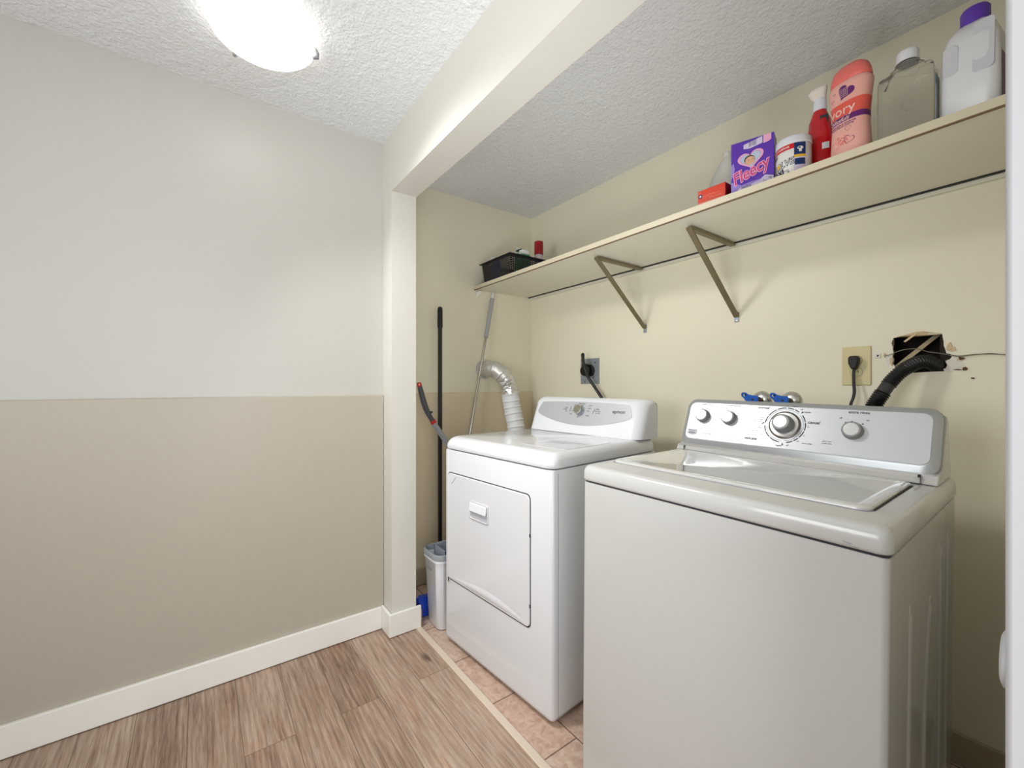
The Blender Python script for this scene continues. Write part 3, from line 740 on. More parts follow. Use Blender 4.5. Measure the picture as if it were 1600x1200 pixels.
MB().tube(spline([(-.010, -.026, .040), (-.008, -.034, .072), (.004, -.045, .100), (.014, -.062, .094), (.026, -.062, .040), (.058, -.060, -.035), (.108, -.054, -.100), (.168, -.050, -.178), (.20, -.05, -.26), (.21, -.05, -.40), (.20, -.052, -.60)], 8), .0092, 12).build('cord', black, t)
# household outlet
t = thing('wall_outlet', 'ivory wall outlet plate beside the hole in the wall', 'outlet', (-.5135, YB, 1.287))
PL = MB().box(-.0435, .0435, -.0055, -.0005, -.0715, .0715).build('cover_plate', ivory_pl, t, bevel=.003)
for z in (.021, -.023):
    SK = MB().prism([(x*1.0, y+z) for x, y in sup(.0180, .0150, 3, 24)], lambda u, v, d_: (u, d_, v), -.0064, -.0050).build('socket', ivory_pl, t)
    mb = MB(); ring2(mb, [(x, y+z) for x, y in sup(.0190, .0160, 3, 24)], [(x, y+z) for x, y in sup(.0181, .0151, 3, 24)], lambda u, v: (u, -.0057, v)); mb.build('socket_outline', shelf_d, SK, smooth=False)
    mb = MB(); mb.box(-.0075, -.0055, -.0070, -.0060, z-.002, z+.006); mb.box(.0055, .0075, -.0070, -.0060, z-.002, z+.006); mb.build('slots', ink_hole, SK)
MB().lathe([(.0035, 0), (.0030, .0012)], 10, Matrix.Translation((0, -.0056, -.001)) @ Matrix.Rotation(PI/2, 4, 'X')).build('screw', ivory_pl, t)
t = thing('washer_power_cord', 'black plug and flat cord in the ivory outlet behind the washer', 'power cord', (-.5150, YB-.0075, 1.308))
mb = MB(); mb.prism([(-.0150, .008), (-.010, .0155), (.010, .0155), (.0150, .008), (.0145, -.012), (.0065, -.033), (-.0065, -.033), (-.0145, -.012)], lambda u, v, d_: (u, d_, v), -.030, -.0005)
mb.build('plug', black_m, t, bevel=.0035, bseg=3)
mb = MB(); cen = spline([(0, -.017, -.030), (0, -.020, -.055), (.002, -.026, -.085), (.006, -.034, -.115), (.004, -.040, -.140), (-.002, -.046, -.170), (-.004, -.05, -.26)], 8)
mb.loft([[p+Vector((a*.0052, b_*.0030, 0)) for a, b_ in ((-1, 0), (-.7, .8), (.7, .8), (1, 0), (.7, -.8), (-.7, -.8))] for p in cen]); mb.build('cord', black_m, t)
# drain hose out of the wall
hp = spline([(-.302, 2.065, 1.235), (-.298, 2.020, 1.262), (-.304, 1.970, 1.285), (-.328, 1.922, 1.294), (-.360, 1.885, 1.272), (-.388, 1.865, 1.236), (-.410, 1.845, 1.192), (-.432, 1.825, 1.140), (-.450, 1.80, 1.08), (-.46, 1.775, .98), (-.46, 1.76, .85)], 40)
t = thing('drain_hose', 'black corrugated drain hose curving out of the ragged wall hole', 'hose', tuple(hp[0]))
off = Vector(hp[0])
L_ = [0]
for a, b_ in zip(hp, hp[1:]): L_.append(L_[-1]+(b_-a).length)
# indexes of the plain cuff
c0 = min(range(len(hp)), key=lambda i: (hp[i]-Vector((-.398, 1.856, 1.215))).length)
cs = L_[c0]
def seg_r(l): return .0235+.0022*math.cos(2*PI*l/.0078)
A = [(p-off, seg_r(l)) for p, l in zip(hp, L_) if l < cs-.0005]; B = [(p-off, seg_r(l)+.0012) for p, l in zip(hp, L_) if l > cs+.030]
C = [(p-off, .0232) for p, l in zip(hp, L_) if cs-.006 < l < cs+.036]
for S_, nm in ((A, 'corrugated_hose'), (B, 'lower_corrugated_hose')):
    # resample finely so that the corrugation reads
    P_ = [q for q, _ in S_]; l = [0]
    for a, b_ in zip(P_, P_[1:]): l.append(l[-1]+(b_-a).length)
    tot = l[-1]; n = int(tot/.0013); pts = []; j = 0
    for k in range(n+1):
        d_ = tot*k/n
        while j < len(l)-2 and l[j+1] < d_: j += 1
        f_ = (d_-l[j])/max(1e-6, l[j+1]-l[j]); pts.append((P_[j].lerp(P_[j+1], f_), d_))
    MB().tube([q for q, _ in pts], [.0202+.0022*math.cos(2*PI*d_/.0078)+(.0012 if nm[0] == 'l' else 0) for _, d_ in pts], 22).build(nm, black_h, t, ang=80)
MB().tube([q for q, _ in C], .0196, 22).build('smooth_cuff', mat('cuff_grey', (54, 55, 58), .35), t)
# wires and torn bits around the hole
wp = [(-.436, YB-.004, 1.322), (-.4200, YB-.008, 1.322), (-.3900, YB-.028, 1.333), (-.3668, YB-.035, 1.338), (-.340, YB-.035, 1.337), (-.318, YB-.022, 1.327), (-.296, YB-.015, 1.322), (-.270, YB-.010, 1.315), (-.245, YB-.006, 1.310), (-.215, YB-.006, 1.3135), (-.180, YB-.006, 1.3125), (-.140, YB-.006, 1.308)]
tag(MB().tube(spline(wp, 6), .0013, 6).build('loose_wire', wire_m), 'thin grey wire crossing the wall hole and running right along the wall', 'wire')
wp2 = [(p[0], p[1]-.003, p[2]-.002+(.004 if p[0] > -.2 and p[0] < -.15 else 0)) for p in wp[7:]]+[(-.128, YB-.006, 1.314)]
tag(MB().tube(spline(wp2, 6), .0009, 6).build('loose_wire', wire_m), 'second hair-thin wire lying just below the first right of the hole', 'wire')
mb = MB(); mb.add([(-.262, YB+.05, 1.392), (-.250, YB+.05, 1.386), (-.366, YB-.002+.02, 1.280), (-.356, YB+.018, 1.272), (-.262, YB+.054, 1.392), (-.250, YB+.054, 1.386), (-.366, YB+.022, 1.280), (-.356, YB+.022, 1.272)],
    [(0, 1, 3, 2), (4, 6, 7, 5), (0, 2, 6, 4), (1, 5, 7, 3), (0, 4, 5, 1), (2, 3, 7, 6)])
for v in mb.bm.verts: v.co.x -= .048
tag(mb.build('wood_strip', mat('lath_beige', (186, 170, 138), .8, var=.1, vscale=40)), 'pale wooden strip slanting inside the ragged wall hole', 'wood strip')
def blob(cx, cz, rx, rz, m, th=.003, n=18, jag=.3, y=YB, mb=None):
    out = []
    for k in range(n):
        a = 2*PI*k/n; j = 1+jag*(random.random()-.5)*2; out.append((cx+rx*j*math.cos(a), cz+rz*j*math.sin(a)))
    own = mb is None; mb = mb or MB()
    mb.prism(out, lambda u, v, d_: (u, y-d_, v), .0002, th); return mb
def dmg(name, m, *blobs, **k):
    mb = MB()
    for b_ in blobs: blob(*b_[:4], m, mb=mb, **(b_[4] if len(b_) > 4 else {}))
    return struct(name, mb, m, smooth=False)
mb = MB(); mb.add([(-.402, YB-.001, 1.384), (-.384, YB-.010, 1.3865), (-.352, YB-.006, 1.397), (-.330, YB-.004, 1.3975), (-.322, YB-.006, 1.393), (-.300, YB-.002, 1.3885), (-.288, YB-.001, 1.3875), (-.300, YB+.006, 1.384), (-.330, YB+.008, 1.383), (-.36, YB+.008, 1.382)], [tuple(range(10))])
mb.add([(-.352, YB-.006, 1.394), (-.346, YB-.006, 1.390), (-.374, YB-.020, 1.363), (-.379, YB-.020, 1.366)], [(0, 1, 2, 3)])
struct('wall_back_torn_top', mb, paper_m, smooth=False, solid=.0012)
dmg('wall_back_chipped_plaster', plaster_m, (-.2560, 1.286, .020, .020, dict(th=.0016)), (-.272, 1.268, .012, .008, dict(th=.0014)), (-.422, 1.308, .010, .016, dict(th=.0014)))
dmg('wall_back_torn_paper', paper_m, (-.2700, 1.340, .0060, .013, dict(th=.004)), (-.262, 1.334, .006, .008, dict(th=.003)), (-.245, 1.2995, .008, .004, dict(th=.004)), (-.433, 1.322, .0025, .009, dict(th=.006)), (-.4140, 1.300, .004, .016, dict(th=.004)))
dmg('wall_back_dirt', dirt_m, (-.2430, 1.302, .0065, .0045, dict(th=.005)), (-.2365, 1.2690, .0055, .0050, dict(th=.005)), (-.250, 1.2665, .010, .0016, dict(th=.003)), (-.2185, 1.2385, .0040, .0022, dict(th=.004)), (-.410, 1.362, .0030, .012, dict(th=.002)))
t = thing('wall_anchor', 'small white square anchor with a black hole left of the ragged wall hole', 'wall anchor', (-.4520, YB, 1.3215))
MB().box(-.0085, .0085, -.0030, -.0003, -.0080, .0080).build('plate', plaster_m, t, bevel=.0008)
MB().lathe([(.0032, 0), (.0030, .0008)], 12, Matrix.Translation((.0005, -.003, 0)) @ Matrix.Rotation(PI/2, 4, 'X')).build('hole', ink_hole, t)

# water valves behind the washer
def valve(x, label, s_=1.0):
    t = thing('water_valve', label, 'water valve', (x, YB, 1.150), 0, 'blue-handled water valves')
    rx = Matrix.Rotation(PI/2, 4, 'X')
    MB().lathe([(.040, 0), (.039, .004), (.030, .013), (.014, .020)], 28, rx).build('escutcheon', chrome, t)
    MB().cyl((0, -.018, 0), (0, -.062, 0), .0105, 14).build('pipe_stub', brass, t)
    MB().lathe([(.016, 0), (.0175, .006), (.0175, .020), (.015, .026)], 6, Matrix.Translation((0, -.034, 0)) @ rx).build('nut', brass, t, bevel=.001)
    MB().tube([(0, -.062, .012), (0, -.070, -.02), (0, -.078, -.06)], .0095, 12).build('outlet_elbow', brass, t)
    MB().tube(spline([(0, -.078, -.06), (0, -.080, -.12), (.01, -.075, -.3), (.02, -.06, -.42)], 6), .0085, 10).build('supply_hose', plastic_dg, t)
    # ring-ended lever handle
    P = lambda u, v, d_: (u, -.072-d_, v)
    outl = [(.018, .012), (.012, .021), (-.008, .022), (-.024, .026), (-.036, .034), (-.046, .034), (-.052, .027), (-.050, .017), (-.040, .008), (-.030, -.006), (-.016, -.014), (.006, -.014), (.017, -.004)]
    inn = [(-.038, .026), (-.044, .027), (-.046, .022), (-.042, .017), (-.036, .014)]
    bm = bmesh.new(); mb = MB(); mb.bm.free(); mb.bm = bm
    rgs = []
    for d_ in (0, .010):
        o_ = [bm.verts.new(P(u, v, d_)) for u, v in outl]; i_ = [bm.verts.new(P(u, v, d_)) for u, v in inn]
        es = [bm.edges.new((q[k], q[(k+1) % len(q)])) for q in (o_, i_) for k in range(len(q))]
        bmesh.ops.triangle_fill(bm, edges=es); rgs.append((o_, i_))
    for k in (0, 1):
        a, b_ = rgs[0][k], rgs[1][k]
        for i in range(len(a)): bm.faces.new((a[i], a[(i+1) % len(a)], b_[(i+1) % len(a)], b_[i]))
    H_ = mb.build('lever_handle', blue, t, bevel=.0012, bseg=2)
    MB().lathe([(.0045, 0), (.004, .002)], 10, Matrix.Translation((-.004, -.082, .004)) @ rx).build('handle_screw', brass, H_)
    return t
valve(-.842, 'blue-lever water valve on a chrome flange, left of the two behind the washer')
valve(-.728, 'blue-lever water valve on a chrome flange, right of the two behind the washer')

# ------------------------------------------------------------------ vent duct
t = thing('vent_duct', 'bent dryer vent duct, silver elbow and foil above a white ribbed sleeve', 'duct', (XA, 1.56, 1.32))
o_ = Vector((XA, 1.56, 1.32))
dp = spline([(XA+.001, 1.560, 1.320), (-2.385, 1.566, 1.322), (-2.335, 1.590, 1.312), (-2.300, 1.625, 1.272), (-2.290, 1.655, 1.215), (-2.283, 1.668, 1.150), (-2.275, 1.680, 1.060), (-2.255, 1.692, .950), (-2.23, 1.70, .80), (-2.15, 1.74, .50), (-2.0, 1.80, .22), (-1.87, 1.83, .12)], 12)
MB().lathe([(.066, 0), (.066, .004), (.056, .006)], 28, Matrix.Translation((.001, 0, 0)) @ Matrix.Rotation(PI/2, 4, 'Y')).build('wall_collar', duct_m, t)
e1 = [p-o_ for p in dp[:40]]; 
MB().tube(e1, [.0535+(.0035 if i in (10, 11, 22, 23, 33) else 0) for i in range(len(e1))], 28).build('elbow', duct_m, t, ang=50)
f1 = [p-o_ for p in dp[38:62]]
mb = MB().tube(f1, [.0545+.004*(random.random()-.5) for _ in f1], 34)
for v in mb.bm.verts: v.co += noise.noise_vector(v.co*52)*.0075
mb.build('foil_sleeve', foil, t, ang=22)
s1 = [p-o_ for p in dp[59:112]]
# ribbed white sleeve
l = [0]
for a, b_ in zip(s1, s1[1:]): l.append(l[-1]+(b_-a).length)
tot = l[-1]; n = int(tot/.006); pts = []; j = 0
for k in range(n+1):
    d_ = tot*k/n
    while j < len(l)-2 and l[j+1] < d_: j += 1
    pts.append((s1[j].lerp(s1[j+1], (d_-l[j])/max(1e-6, l[j+1]-l[j])), d_))
MB().tube([q for q, _ in pts], [.0575+(.0045 if (d_ % .044) < .0065 else 0) for _, d_ in pts], 30).build('ribbed_sleeve', duct_w, t, ang=50)

# ------------------------------------------------------------------ cleaning tools in the corner
t = thing('broom', 'tall black-handled broom standing upright against the alcove wall', 'broom', (-2.385, 1.205, 0))
MB().tube([(0, 0, .16), (0, 0, 1.57)], .0130, 14).build('handle', black, t)
MB().tube([(0, 0, 1.565), (0, 0, 1.575), (0, 0, 1.68), (0, 0, 1.693), (0, 0, 1.699)], [.014, .0160, .0155, .0130, .004], 16).build('grip', black_m, t)
mb = MB().loft([[(x, y, .10) for x, y in rrect(-.022, .022, -.02, .24, .012)], [(x, y, .13) for x, y in rrect(-.022, .022, -.02, .22, .012)], [(x, y, .175) for x, y in rrect(-.016, .016, -.03, .03, .01)]]); mb.build('head', black_m, t)
mb = MB().loft([[(x, y, .002) for x, y in rrect(-.028, .028, -.04, .255, .012)], [(x, y, .10) for x, y in rrect(-.020, .020, -.02, .235, .012)]]); mb.build('bristles', plastic_dg, t)
a = Vector((-2.415, 1.622, 1.842)); bfl = Vector((-2.205, 1.137, .03))
dr = (a-bfl); ln = dr.length
t = thing('mop', 'steel mop pole with pale grey grip leaning below the shelf end', 'mop', tuple(bfl))
Q = lambda f_: dr*f_
def fz(z): return (z-bfl.z)/(a.z-bfl.z)
MB().tube([Q(.03), Q(fz(1.13))], .0105, 14).build('lower_pole', steel, t)
MB().tube([Q(fz(1.12)), Q(fz(1.55))], .0088, 14).build('upper_pole', steel, t)
MB().tube([Q(fz(1.118)), Q(fz(1.135))], .0120, 14).build('pole_joint', steel, t)
MB().tube([Q(fz(1.53)), Q(fz(1.80))], [.0145, .0150], 16).build('grip', grey_mop, t)
MB().tube([Q(fz(1.80)), Q(fz(1.806)), Q(fz(1.835)), Q(fz(1.846))], [.0150, .0135, .0110, .0055], 14).build('hanging_cap', plastic_w, t)
MB().loft([[(x, y, -.028) for x, y in rrect(-.035, .035, -.05, .05, .02)], [(x, y, .06) for x, y in rrect(-.022, .022, -.03, .03, .015)]]).build('head', grey_mop, t, bevel=.004)
# curved handle sweeper
o_ = Vector((-2.09, 1.16, .0))
cp = [(-2.20, .985, 1.215), (-2.20, .995, 1.175), (-2.20, 1.012, 1.115), (-2.20, 1.035, 1.060), (-2.195, 1.062, 1.012)]
t = thing('floor_sweeper', 'floor sweeper with curved dark grey grip and red collar, next to the broom', 'sweeper', tuple(o_))
mb = MB(); sp = spline(cp, 8); mb.tube([p-o_ for p in sp], [.0125+.0040*math.sin(PI*k/(len(sp)-1)) for k in range(len(sp))], 16); H_ = mb.build('grip', plastic_dg, t)
tp = Vector(cp[0])-o_
MB().tube([tp+Vector((0, .001, -.010)), tp+Vector((0, -.001, .004)), tp+Vector((0, -.002, .010)), tp+Vector((0, -.002, .014))], [.0128, .0135, .0125, .0070], 16).build('end_cap', red, t)
MB().lathe([(.0062, 0), (.0055, .002)], 14, Matrix.Translation(tp+Vector((.012, -.006, .002))) @ Matrix.Rotation(PI/2, 4, 'Y')).build('cap_dot', mat('cap_dot_pink', (250, 150, 130), .4), t)
MB().box(-.002, .010, -.004, .004, -.005, .006).build('trigger', plastic_dg, t).location = Vector((-2.192, 1.053, 1.062))-o_
p0 = Vector(cp[-1]); p1 = Vector((-2.193, 1.070, .998)); MB().tube([p0-o_+Vector((0, -.001, .003)), p1-o_], .0165, 16).build('collar', red, t)
p2 = Vector((-2.155, 1.150, .86)); p3 = Vector((-2.02, 1.36, .12))
MB().tube([p1-o_, p2-o_, p3-o_], [.0150, .0145, .0135], 14).build('shaft', plastic_g, t)
MB().box(-.10, .10, -.05, .05, 0, .045).build('head', plastic_dg, t, bevel=.01).location = Vector((-2.0, 1.40, .005))-o_

# ------------------------------------------------------------------ bin and blue pack by the post
t = thing('mop_bucket', 'slim white plastic bucket with grey rim squeezed beside the dryer', 'bucket', (-1.965, 1.075, 0), math.radians(0))
def rr(z, a, b_, r=.035): return [(x, y, z) for x, y in rrect(-a, a, -b_, b_, r, 6)]
MB().loft([rr(.002, .070, .118), rr(.008, .074, .122), rr(.335, .086, .136), rr(.340, .092, .142), rr(.352, .092, .142), rr(.352, .084, .134), rr(.30, .08, .13), rr(.02, .07, .118)], cap0=True, cap1=True).build('body', plastic_w, t, ang=50)
mb = MB().loft([rr(.352, .094, .144, .042), rr(.376, .096, .146, .042), rr(.379, .094, .144, .042), rr(.379, .086, .136, .038), rr(.352, .084, .134, .036)], cap0=False, cap1=False); mb.build('rim', plastic_g, t, ang=50)
mb = MB(); 
for x0, x1, y0, y1 in ((-.055, .070, -.088, -.084), (-.055, .070, .085, .089), (-.055, -.051, -.088, .089), (.066, .070, -.088, .089), (-.051, .066, -.01, -.006)): mb.box(x0, x1, y0, y1, .325, .388)
mb.box(-.055, .070, -.088, .089, .321, .325)
mb.build('wringer_insert', mat('insert_grey', (140, 146, 160), .4), t)
mb = MB(); text(mb, 'O-Cedar', (.006, .292), .022, lambda u, v: (u-.03, -.1362+(.30-v)*.04, v), bold=.02); mb.build('embossed_mark', plastic_g, t, smooth=False)
mb = MB(); rings = []
for k, (s_, z) in enumerate(((.85, .003), (1, .012), (1.02, .05), (.98, .085), (.9, .098), (.6, .104))):
    rings.append([(x*s_+.003*math.sin(k*2+i), y*s_+.003*math.cos(k*3+i*1.7), z) for i, (x, y) in enumerate(rrect(-.024, .024, -.045, .045, .01, 3))])
mb.loft(rings); o = mb.build('sponge_pack', blue_b, ang=30); o.location = (-2.084, .962, 0); o.rotation_euler = (0, 0, -.1)
tag(o, 'small blue plastic-wrapped pack on the floor between post and bucket', 'pack')

# ------------------------------------------------------------------ things on the shelf
# basket
bx0, bx1, by0, by1 = -2.340, -2.062, 1.505, 1.800
BH = .132; zb = shelf_z(-2.2)+.0005
t = thing('storage_basket', 'black perforated plastic basket at the left end of the shelf', 'basket', ((bx0+bx1)/2, (by0+by1)/2, zb))
hx, hy = (bx1-bx0)/2, (by1-by0)/2; fl = .030      # flare
def side(p0, p1, q0, q1, nm):
    """perforated wall between bottom edge p0-p1 and top edge q0-q1"""
    p0, p1, q0, q1 = map(Vector, (p0, p1, q0, q1)); L1 = (p1-p0).length
    nu = int(L1/.0125); nv = 10; mb = MB(); bm = mb.bm
    us = [0]; 
    for i in range(nu): us += [(i+.22)/nu, (i+.76)/nu]
    us.append(1)
    vs = [0]
    for j in range(nv): vs += [.06+.80*(j+.24)/nv, .06+.80*(j+.74)/nv]
    vs.append(1)
    def F(u, v): return p0.lerp(p1, u).lerp(q0.lerp(q1, u), v)
    V = [[bm.verts.new(F(u, v)) for u in us] for v in vs]
    for j in range(len(vs)-1):
        for i in range(len(us)-1):
            if i % 2 == 1 and j % 2 == 1: continue
            bm.faces.new((V[j][i], V[j][i+1], V[j+1][i+1], V[j+1][i]))
    return mb.build(nm, basket_m, t, smooth=False, solid=.0025)
A0 = [(-hx, -hy, .003), (hx, -hy, .003), (hx, hy, .003), (-hx, hy, .003)]
A1 = [(-hx-fl*.9, -hy-fl*.15, BH), (hx+fl*.3, -hy-fl*.15, BH), (hx+fl*.3, hy+fl*.3, BH), (-hx-fl*.9, hy+fl*.3, BH)]
for k in range(4): side(A0[k], A0[(k+1) % 4], A1[k], A1[(k+1) % 4], 'side_wall')
MB().box(-hx, hx, -hy, hy, .0005, .0035).build('base', basket_m, t)
rim_o = [(-hx-.045, -hy-.016), (hx+.022, -hy-.016), (hx+.022, hy+.022), (-hx-.045, hy+.022)]
rim_i = [(-hx-.024, -hy-.002), (hx+.006, -hy-.002), (hx+.006, hy+.006), (-hx-.024, hy+.006)]
mb = MB()
mb.add([(x, y, BH+.004) for x, y in rim_i]+[(x, y, BH-.002) for x, y in rim_o], [(i, (i+1) % 4, 4+(i+1) % 4, 4+i) for i in range(4)])
mb.build('rim', basket_m, t, solid=.004)
# inside the basket
bc = Vector(((bx0+bx1)/2, (by0+by1)/2, zb))
def sack(name, m, c, sx_, sy_, sz_, label, cat, seed, lip=None, rz=0):
    mb = MB(); bmesh.ops.create_icosphere(mb.bm, subdivisions=4, radius=1)
    for v in mb.bm.verts:
        q = v.co.copy(); n_ = noise.noise(q*2.3+Vector((seed, 0, 0)))*.22+noise.noise(q*6+Vector((seed, 3, 0)))*.10
        z = q.z; k = abs(z)**3
        v.co = Vector((q.x*sx_*(1+n_), q.y*sy_*(1+n_), (z*sz_)*(1+.3*n_)))
        v.co.z = max(v.co.z, -sz_*.86)
    o = mb.build(name, m, ang=35); o.location = c; o.rotation_euler = (0, 0, rz)
    tag(o, label, cat); return o
o = sack('refill_pouch', blue, (-2.290, 1.560, zb+.084), .034, .022, .086, 'blue packet peeking over the left rim of the black basket', 'packet', 3, rz=.3)
MB().tube(spline([(-.042, .0, .06), (-.046, .006, .086), (-.03, .008, .090), (-.012, .0, .078)], 5), .007, 8).build('crimped_edge', lab_w, o)
o = sack('wipes_pack', green, (-2.135, 1.660, zb+.100), .045, .052, .10, 'green and white soft pack bulging out of the back of the basket', 'packet', 8)
MB().box(-.040, .014, -.030, .012, .094, .099).build('dark_print', greend, o, bevel=.002)
MB().box(.004, .042, -.038, .020, .060, .088).build('white_print', white_ink, o, bevel=.006)
MB().tube([(-.046, -.03, .085), (-.044, -.01, .12), (-.02, .0, .105)], [.003, .007, .004], 6).build('torn_corner', lab_w, o)
t = thing('spray_can', 'tall spray can with dark red cap standing in the back of the basket', 'spray can', (-2.098, 1.760, zb+.0040))
MB().lathe([(.026, 0), (.028, .004), (.028, .165), (.024, .172)], 28).build('can', mat('can_silver_pink', (206, 190, 196), .25, metal=.3, var=.25, vscale=60), t)
MB().lathe([(.0285, .172), (.0285, .250), (.0270, .255), (.002, .2565)], 28).build('cap', darkred, t)
# left frosted jug
JX, JY = -.835, 1.625
def jug(name, label, cat, x, y, rz, m, aw, dw, prof, n_=3.2, lean=0.):
    t = thing(name, label, cat, (x, y, shelf_z(x)+.0006), rz)
    rings = []
    for z, fa, fb in prof: rings.append([(px+lean*max(0, z-.08), py, z) for px, py in sup(aw*fa, dw*fb, n_, 32)])
    b_ = MB().loft(rings).build('body', m, t, ang=60); return t, b_
t, b_ = jug('frosted_jug', 'hazy translucent plastic jug behind the red carton', 'jug', JX, JY, .0, frost, .060, .042, [(0, .9, .9), (.006, 1, 1), (.085, 1, 1), (.11, .96, .95), (.15, .72, .78), (.185, .42, .55), (.20, .30, .42), (.205, .28, .40)], 2.6, .15)
MB().lathe([(.0155, .203), (.0165, .206), (.0165, .222), (.014, .224)], 20, Matrix.Translation((.016, 0, 0))).build('cap', frost, t)
MB().tube(spline([(-.046, 0, .10), (-.036, -.002, .14), (-.010, -.002, .178), (.004, 0, .190)], 6), .0085, 10).build('handle', frost, t)
# red carton
t = thing('red_carton', 'low red cardboard carton left of the purple box on the shelf', 'carton', (-.818, 1.535, shelf_z(-.82)+.0006))
MB().box(-.0515, .0515, -.030, .030, 0, .0600).build('box', redbox, t, bevel=.001)
MB().box(.0517, .0522, -.029, .029, .001, .0585).build('end_panel', redbox_d, t, smooth=False)
PFr = lambda u, v: (u, -.0304, v)
mb = MB(); poly(mb, [(-.05, .001), (.05, .001), (.05, .012), (-.05, .016)], PFr)
text(mb, 'fabric softener', (-.012, .036), .0085, PFr, bold=.01); text(mb, 'dryer sheets', (.016, .024), .0090, PFr, bold=.01); text(mb, 'outdoor fresh', (-.016, .029), .0065, PFr); text(mb, '80 sheets', (.022, .034), .006, PFr)
text(mb, '80', (-.043, .052), .009, PFr, bold=.02); mb.build('front_print', redbox_l, t, smooth=False)
mb = MB(); disc(mb, (-.041, .038), .0075, PFr); mb.build('round_emblem', navy, t, smooth=False)
mb = MB(); disc(mb, (-.041, .038), .0035, lambda u, v: (u, -.0307, v)); mb.build('emblem_centre', white_ink, t, smooth=False)
# purple box
BXW, BXH, BXD = .1290, .1800, .062
t = thing('softener_box', 'purple and lilac box of fabric softener sheets turned slightly on the shelf', 'box', (-.7460, 1.506, shelf_z(-.72)+.0006), math.radians(15))
w_ = BXW
MB().box(0, w_, 0, BXD, 0, BXH).build('box', purple, t, bevel=.0008)
MB().box(w_+.0002, w_+.0006, .001, BXD-.001, .001, BXH*.78).build('side_panel', purple_d, t, smooth=False)
MB().box(w_+.0002, w_+.0006, .001, BXD-.001, BXH*.78, BXH-.001).build('side_text_panel', lilac, t, smooth=False)
PX = lambda k: (lambda u, v: (u*w_, -.0003-k*.00025, v*BXH))
mb = MB(); poly(mb, [(.0, 0), (1, 0), (1, .14), (.75, .20), (.5, .19), (.25, .16), (0, .26)], PX(0)); poly(mb, [(0, .30), (.0, .58), (.06, .62), (.09, .5), (.05, .38)], PX(0)); mb.build('wave_print', lilac, t, smooth=False)
mb = MB(); poly(mb, [(.1, .0), (.99, 0), (.99, .20), (.80, .25), (.66, .17), (.40, .13), (.2, .12)], PX(1)); poly(mb, [(.30, .92), (.74, .985), (.74, .86), (.45, .82), (.30, .84)], PX(1)); mb.build('pale_print', lilac2, t, smooth=False)
mb = MB(); poly(mb, [(.76, .995), (.94, .995), (.94, .88), (.88, .855), (.76, .845)], PX(2))
ho = rot2([(x*1.28, y) for x, y in heart(0, 0, .255, 36)], .12); hoc = (.47, .62)
hi = [(x*.80, y*.80) for x, y in ho]
ring2(mb, [(hoc[0]+x*1.0, hoc[1]+y*.80) for x, y in ho], [(hoc[0]+x, hoc[1]+y*.80) for x, y in hi], PX(2)); mb.build('pink_print', pinkp, t, smooth=False)
mb = MB(); poly(mb, [(hoc[0]+x*.98, hoc[1]+y*.78) for x, y in hi], PX(2)); mb.build('heart_window', sky_p, t, smooth=False)
mb = MB(); disc(mb, (.44, .610), .125, PX(3), 24, .085); mb.build('hair_print', hair_m, t, smooth=False)
mb = MB(); disc(mb, (.455, .590), .118, PX(4), 24, .078); disc(mb, (.345, .575), .02, PX(4), 10, .018); disc(mb, (.555, .60), .02, PX(4), 10, .018); mb.build('baby_face_print', skin_m, t, smooth=False)
mb = MB(); 
for u in (.42, .51): disc(mb, (u, .60+(.01 if u > .5 else 0)), .010, PX(5), 10, .006)
poly(mb, [(.445, .563), (.465, .557), (.485, .565), (.465, .561)], PX(5)); mb.build('face_features', hair_m, t, smooth=False)
mb = MB(); text(mb, 'Fleecy', (.48, .40), .375, lambda u, v: PX(6)(u, .40+(v-.40)*.86), rot=.30, bold=.050, shear=.18, sx=.92); mb.build('title_outline', pinkp, t, smooth=False)
mb = MB(); text(mb, 'Fleecy', (.48, .40), .375, lambda u, v: PX(7)(u, .40+(v-.40)*.86), rot=.30, bold=.010, shear=.18, sx=.92); mb.build('title_lettering', pink_ink, t, smooth=False)
mb = MB(); text(mb, 'relax', (.37, .115), .12, PX(7), rot=.10, shear=.2)
for k in range(14): disc(mb, (.70+.25*random.random(), .04+.15*random.random()), .014, PX(7), 6, .008)
mb.build('relax_lettering', purple_d, t, smooth=False)
mb = MB(); n = 14; po = []; pi = []
for k in range(n+1):
    u = .22+.42*k/n; y = .215-.03*math.sin(PI*k/n)+.09*(k/n); po.append((u, y+.008)); pi.append((u, y-.008))
poly(mb, po+pi[::-1], PX(5)); mb.build('swoosh', purple, t, smooth=False)
mb = MB(); 
for k in range(5): text(mb, 'fabric softener', (.52, .955-k*.022), .030, PX(8), rot=.05)
mb.build('small_print', purple_d, t, smooth=False)
# round tub
TX, TY, TR_, TH = -.5700, 1.556, .0490, .128
t = thing('stain_remover_tub', 'round white tub with a red band and navy label next to the purple box', 'tub', (TX, TY, shelf_z(TX)+.0006))
MB().lathe([(TR_*.95, 0), (TR_, .004), (TR_, .102), (TR_*.97, .104)], 40).build('body', tub_w, t)
MB().lathe([(TR_*.99, .104), (TR_*1.03, .106), (TR_*1.03, .121), (TR_*.98, .126), (TR_*.2, .1275)], 40).build('lid', plastic_w, t)
def PC(r): 
    def f_(u, v): a = -PI/2+u/r; return (r*math.cos(a), r*math.sin(a), v)
    return f_
c1 = PC(TR_+.0004); c2 = PC(TR_+.0007); c3 = PC(TR_+.0010)
mb = MB(); strip(mb, -.075, .019, .084, .100, c1, 20); mb.build('red_band', redp, t)
mb = MB(); strip(mb, .019, .052, .004, .100, c1, 8); mb.build('back_label', lilac2, t)
mb = MB(); strip(mb, .019, .052, .062, .100, c2, 8); strip(mb, .021, .050, .030, .050, c2, 8); mb.build('navy_label', navy, t)
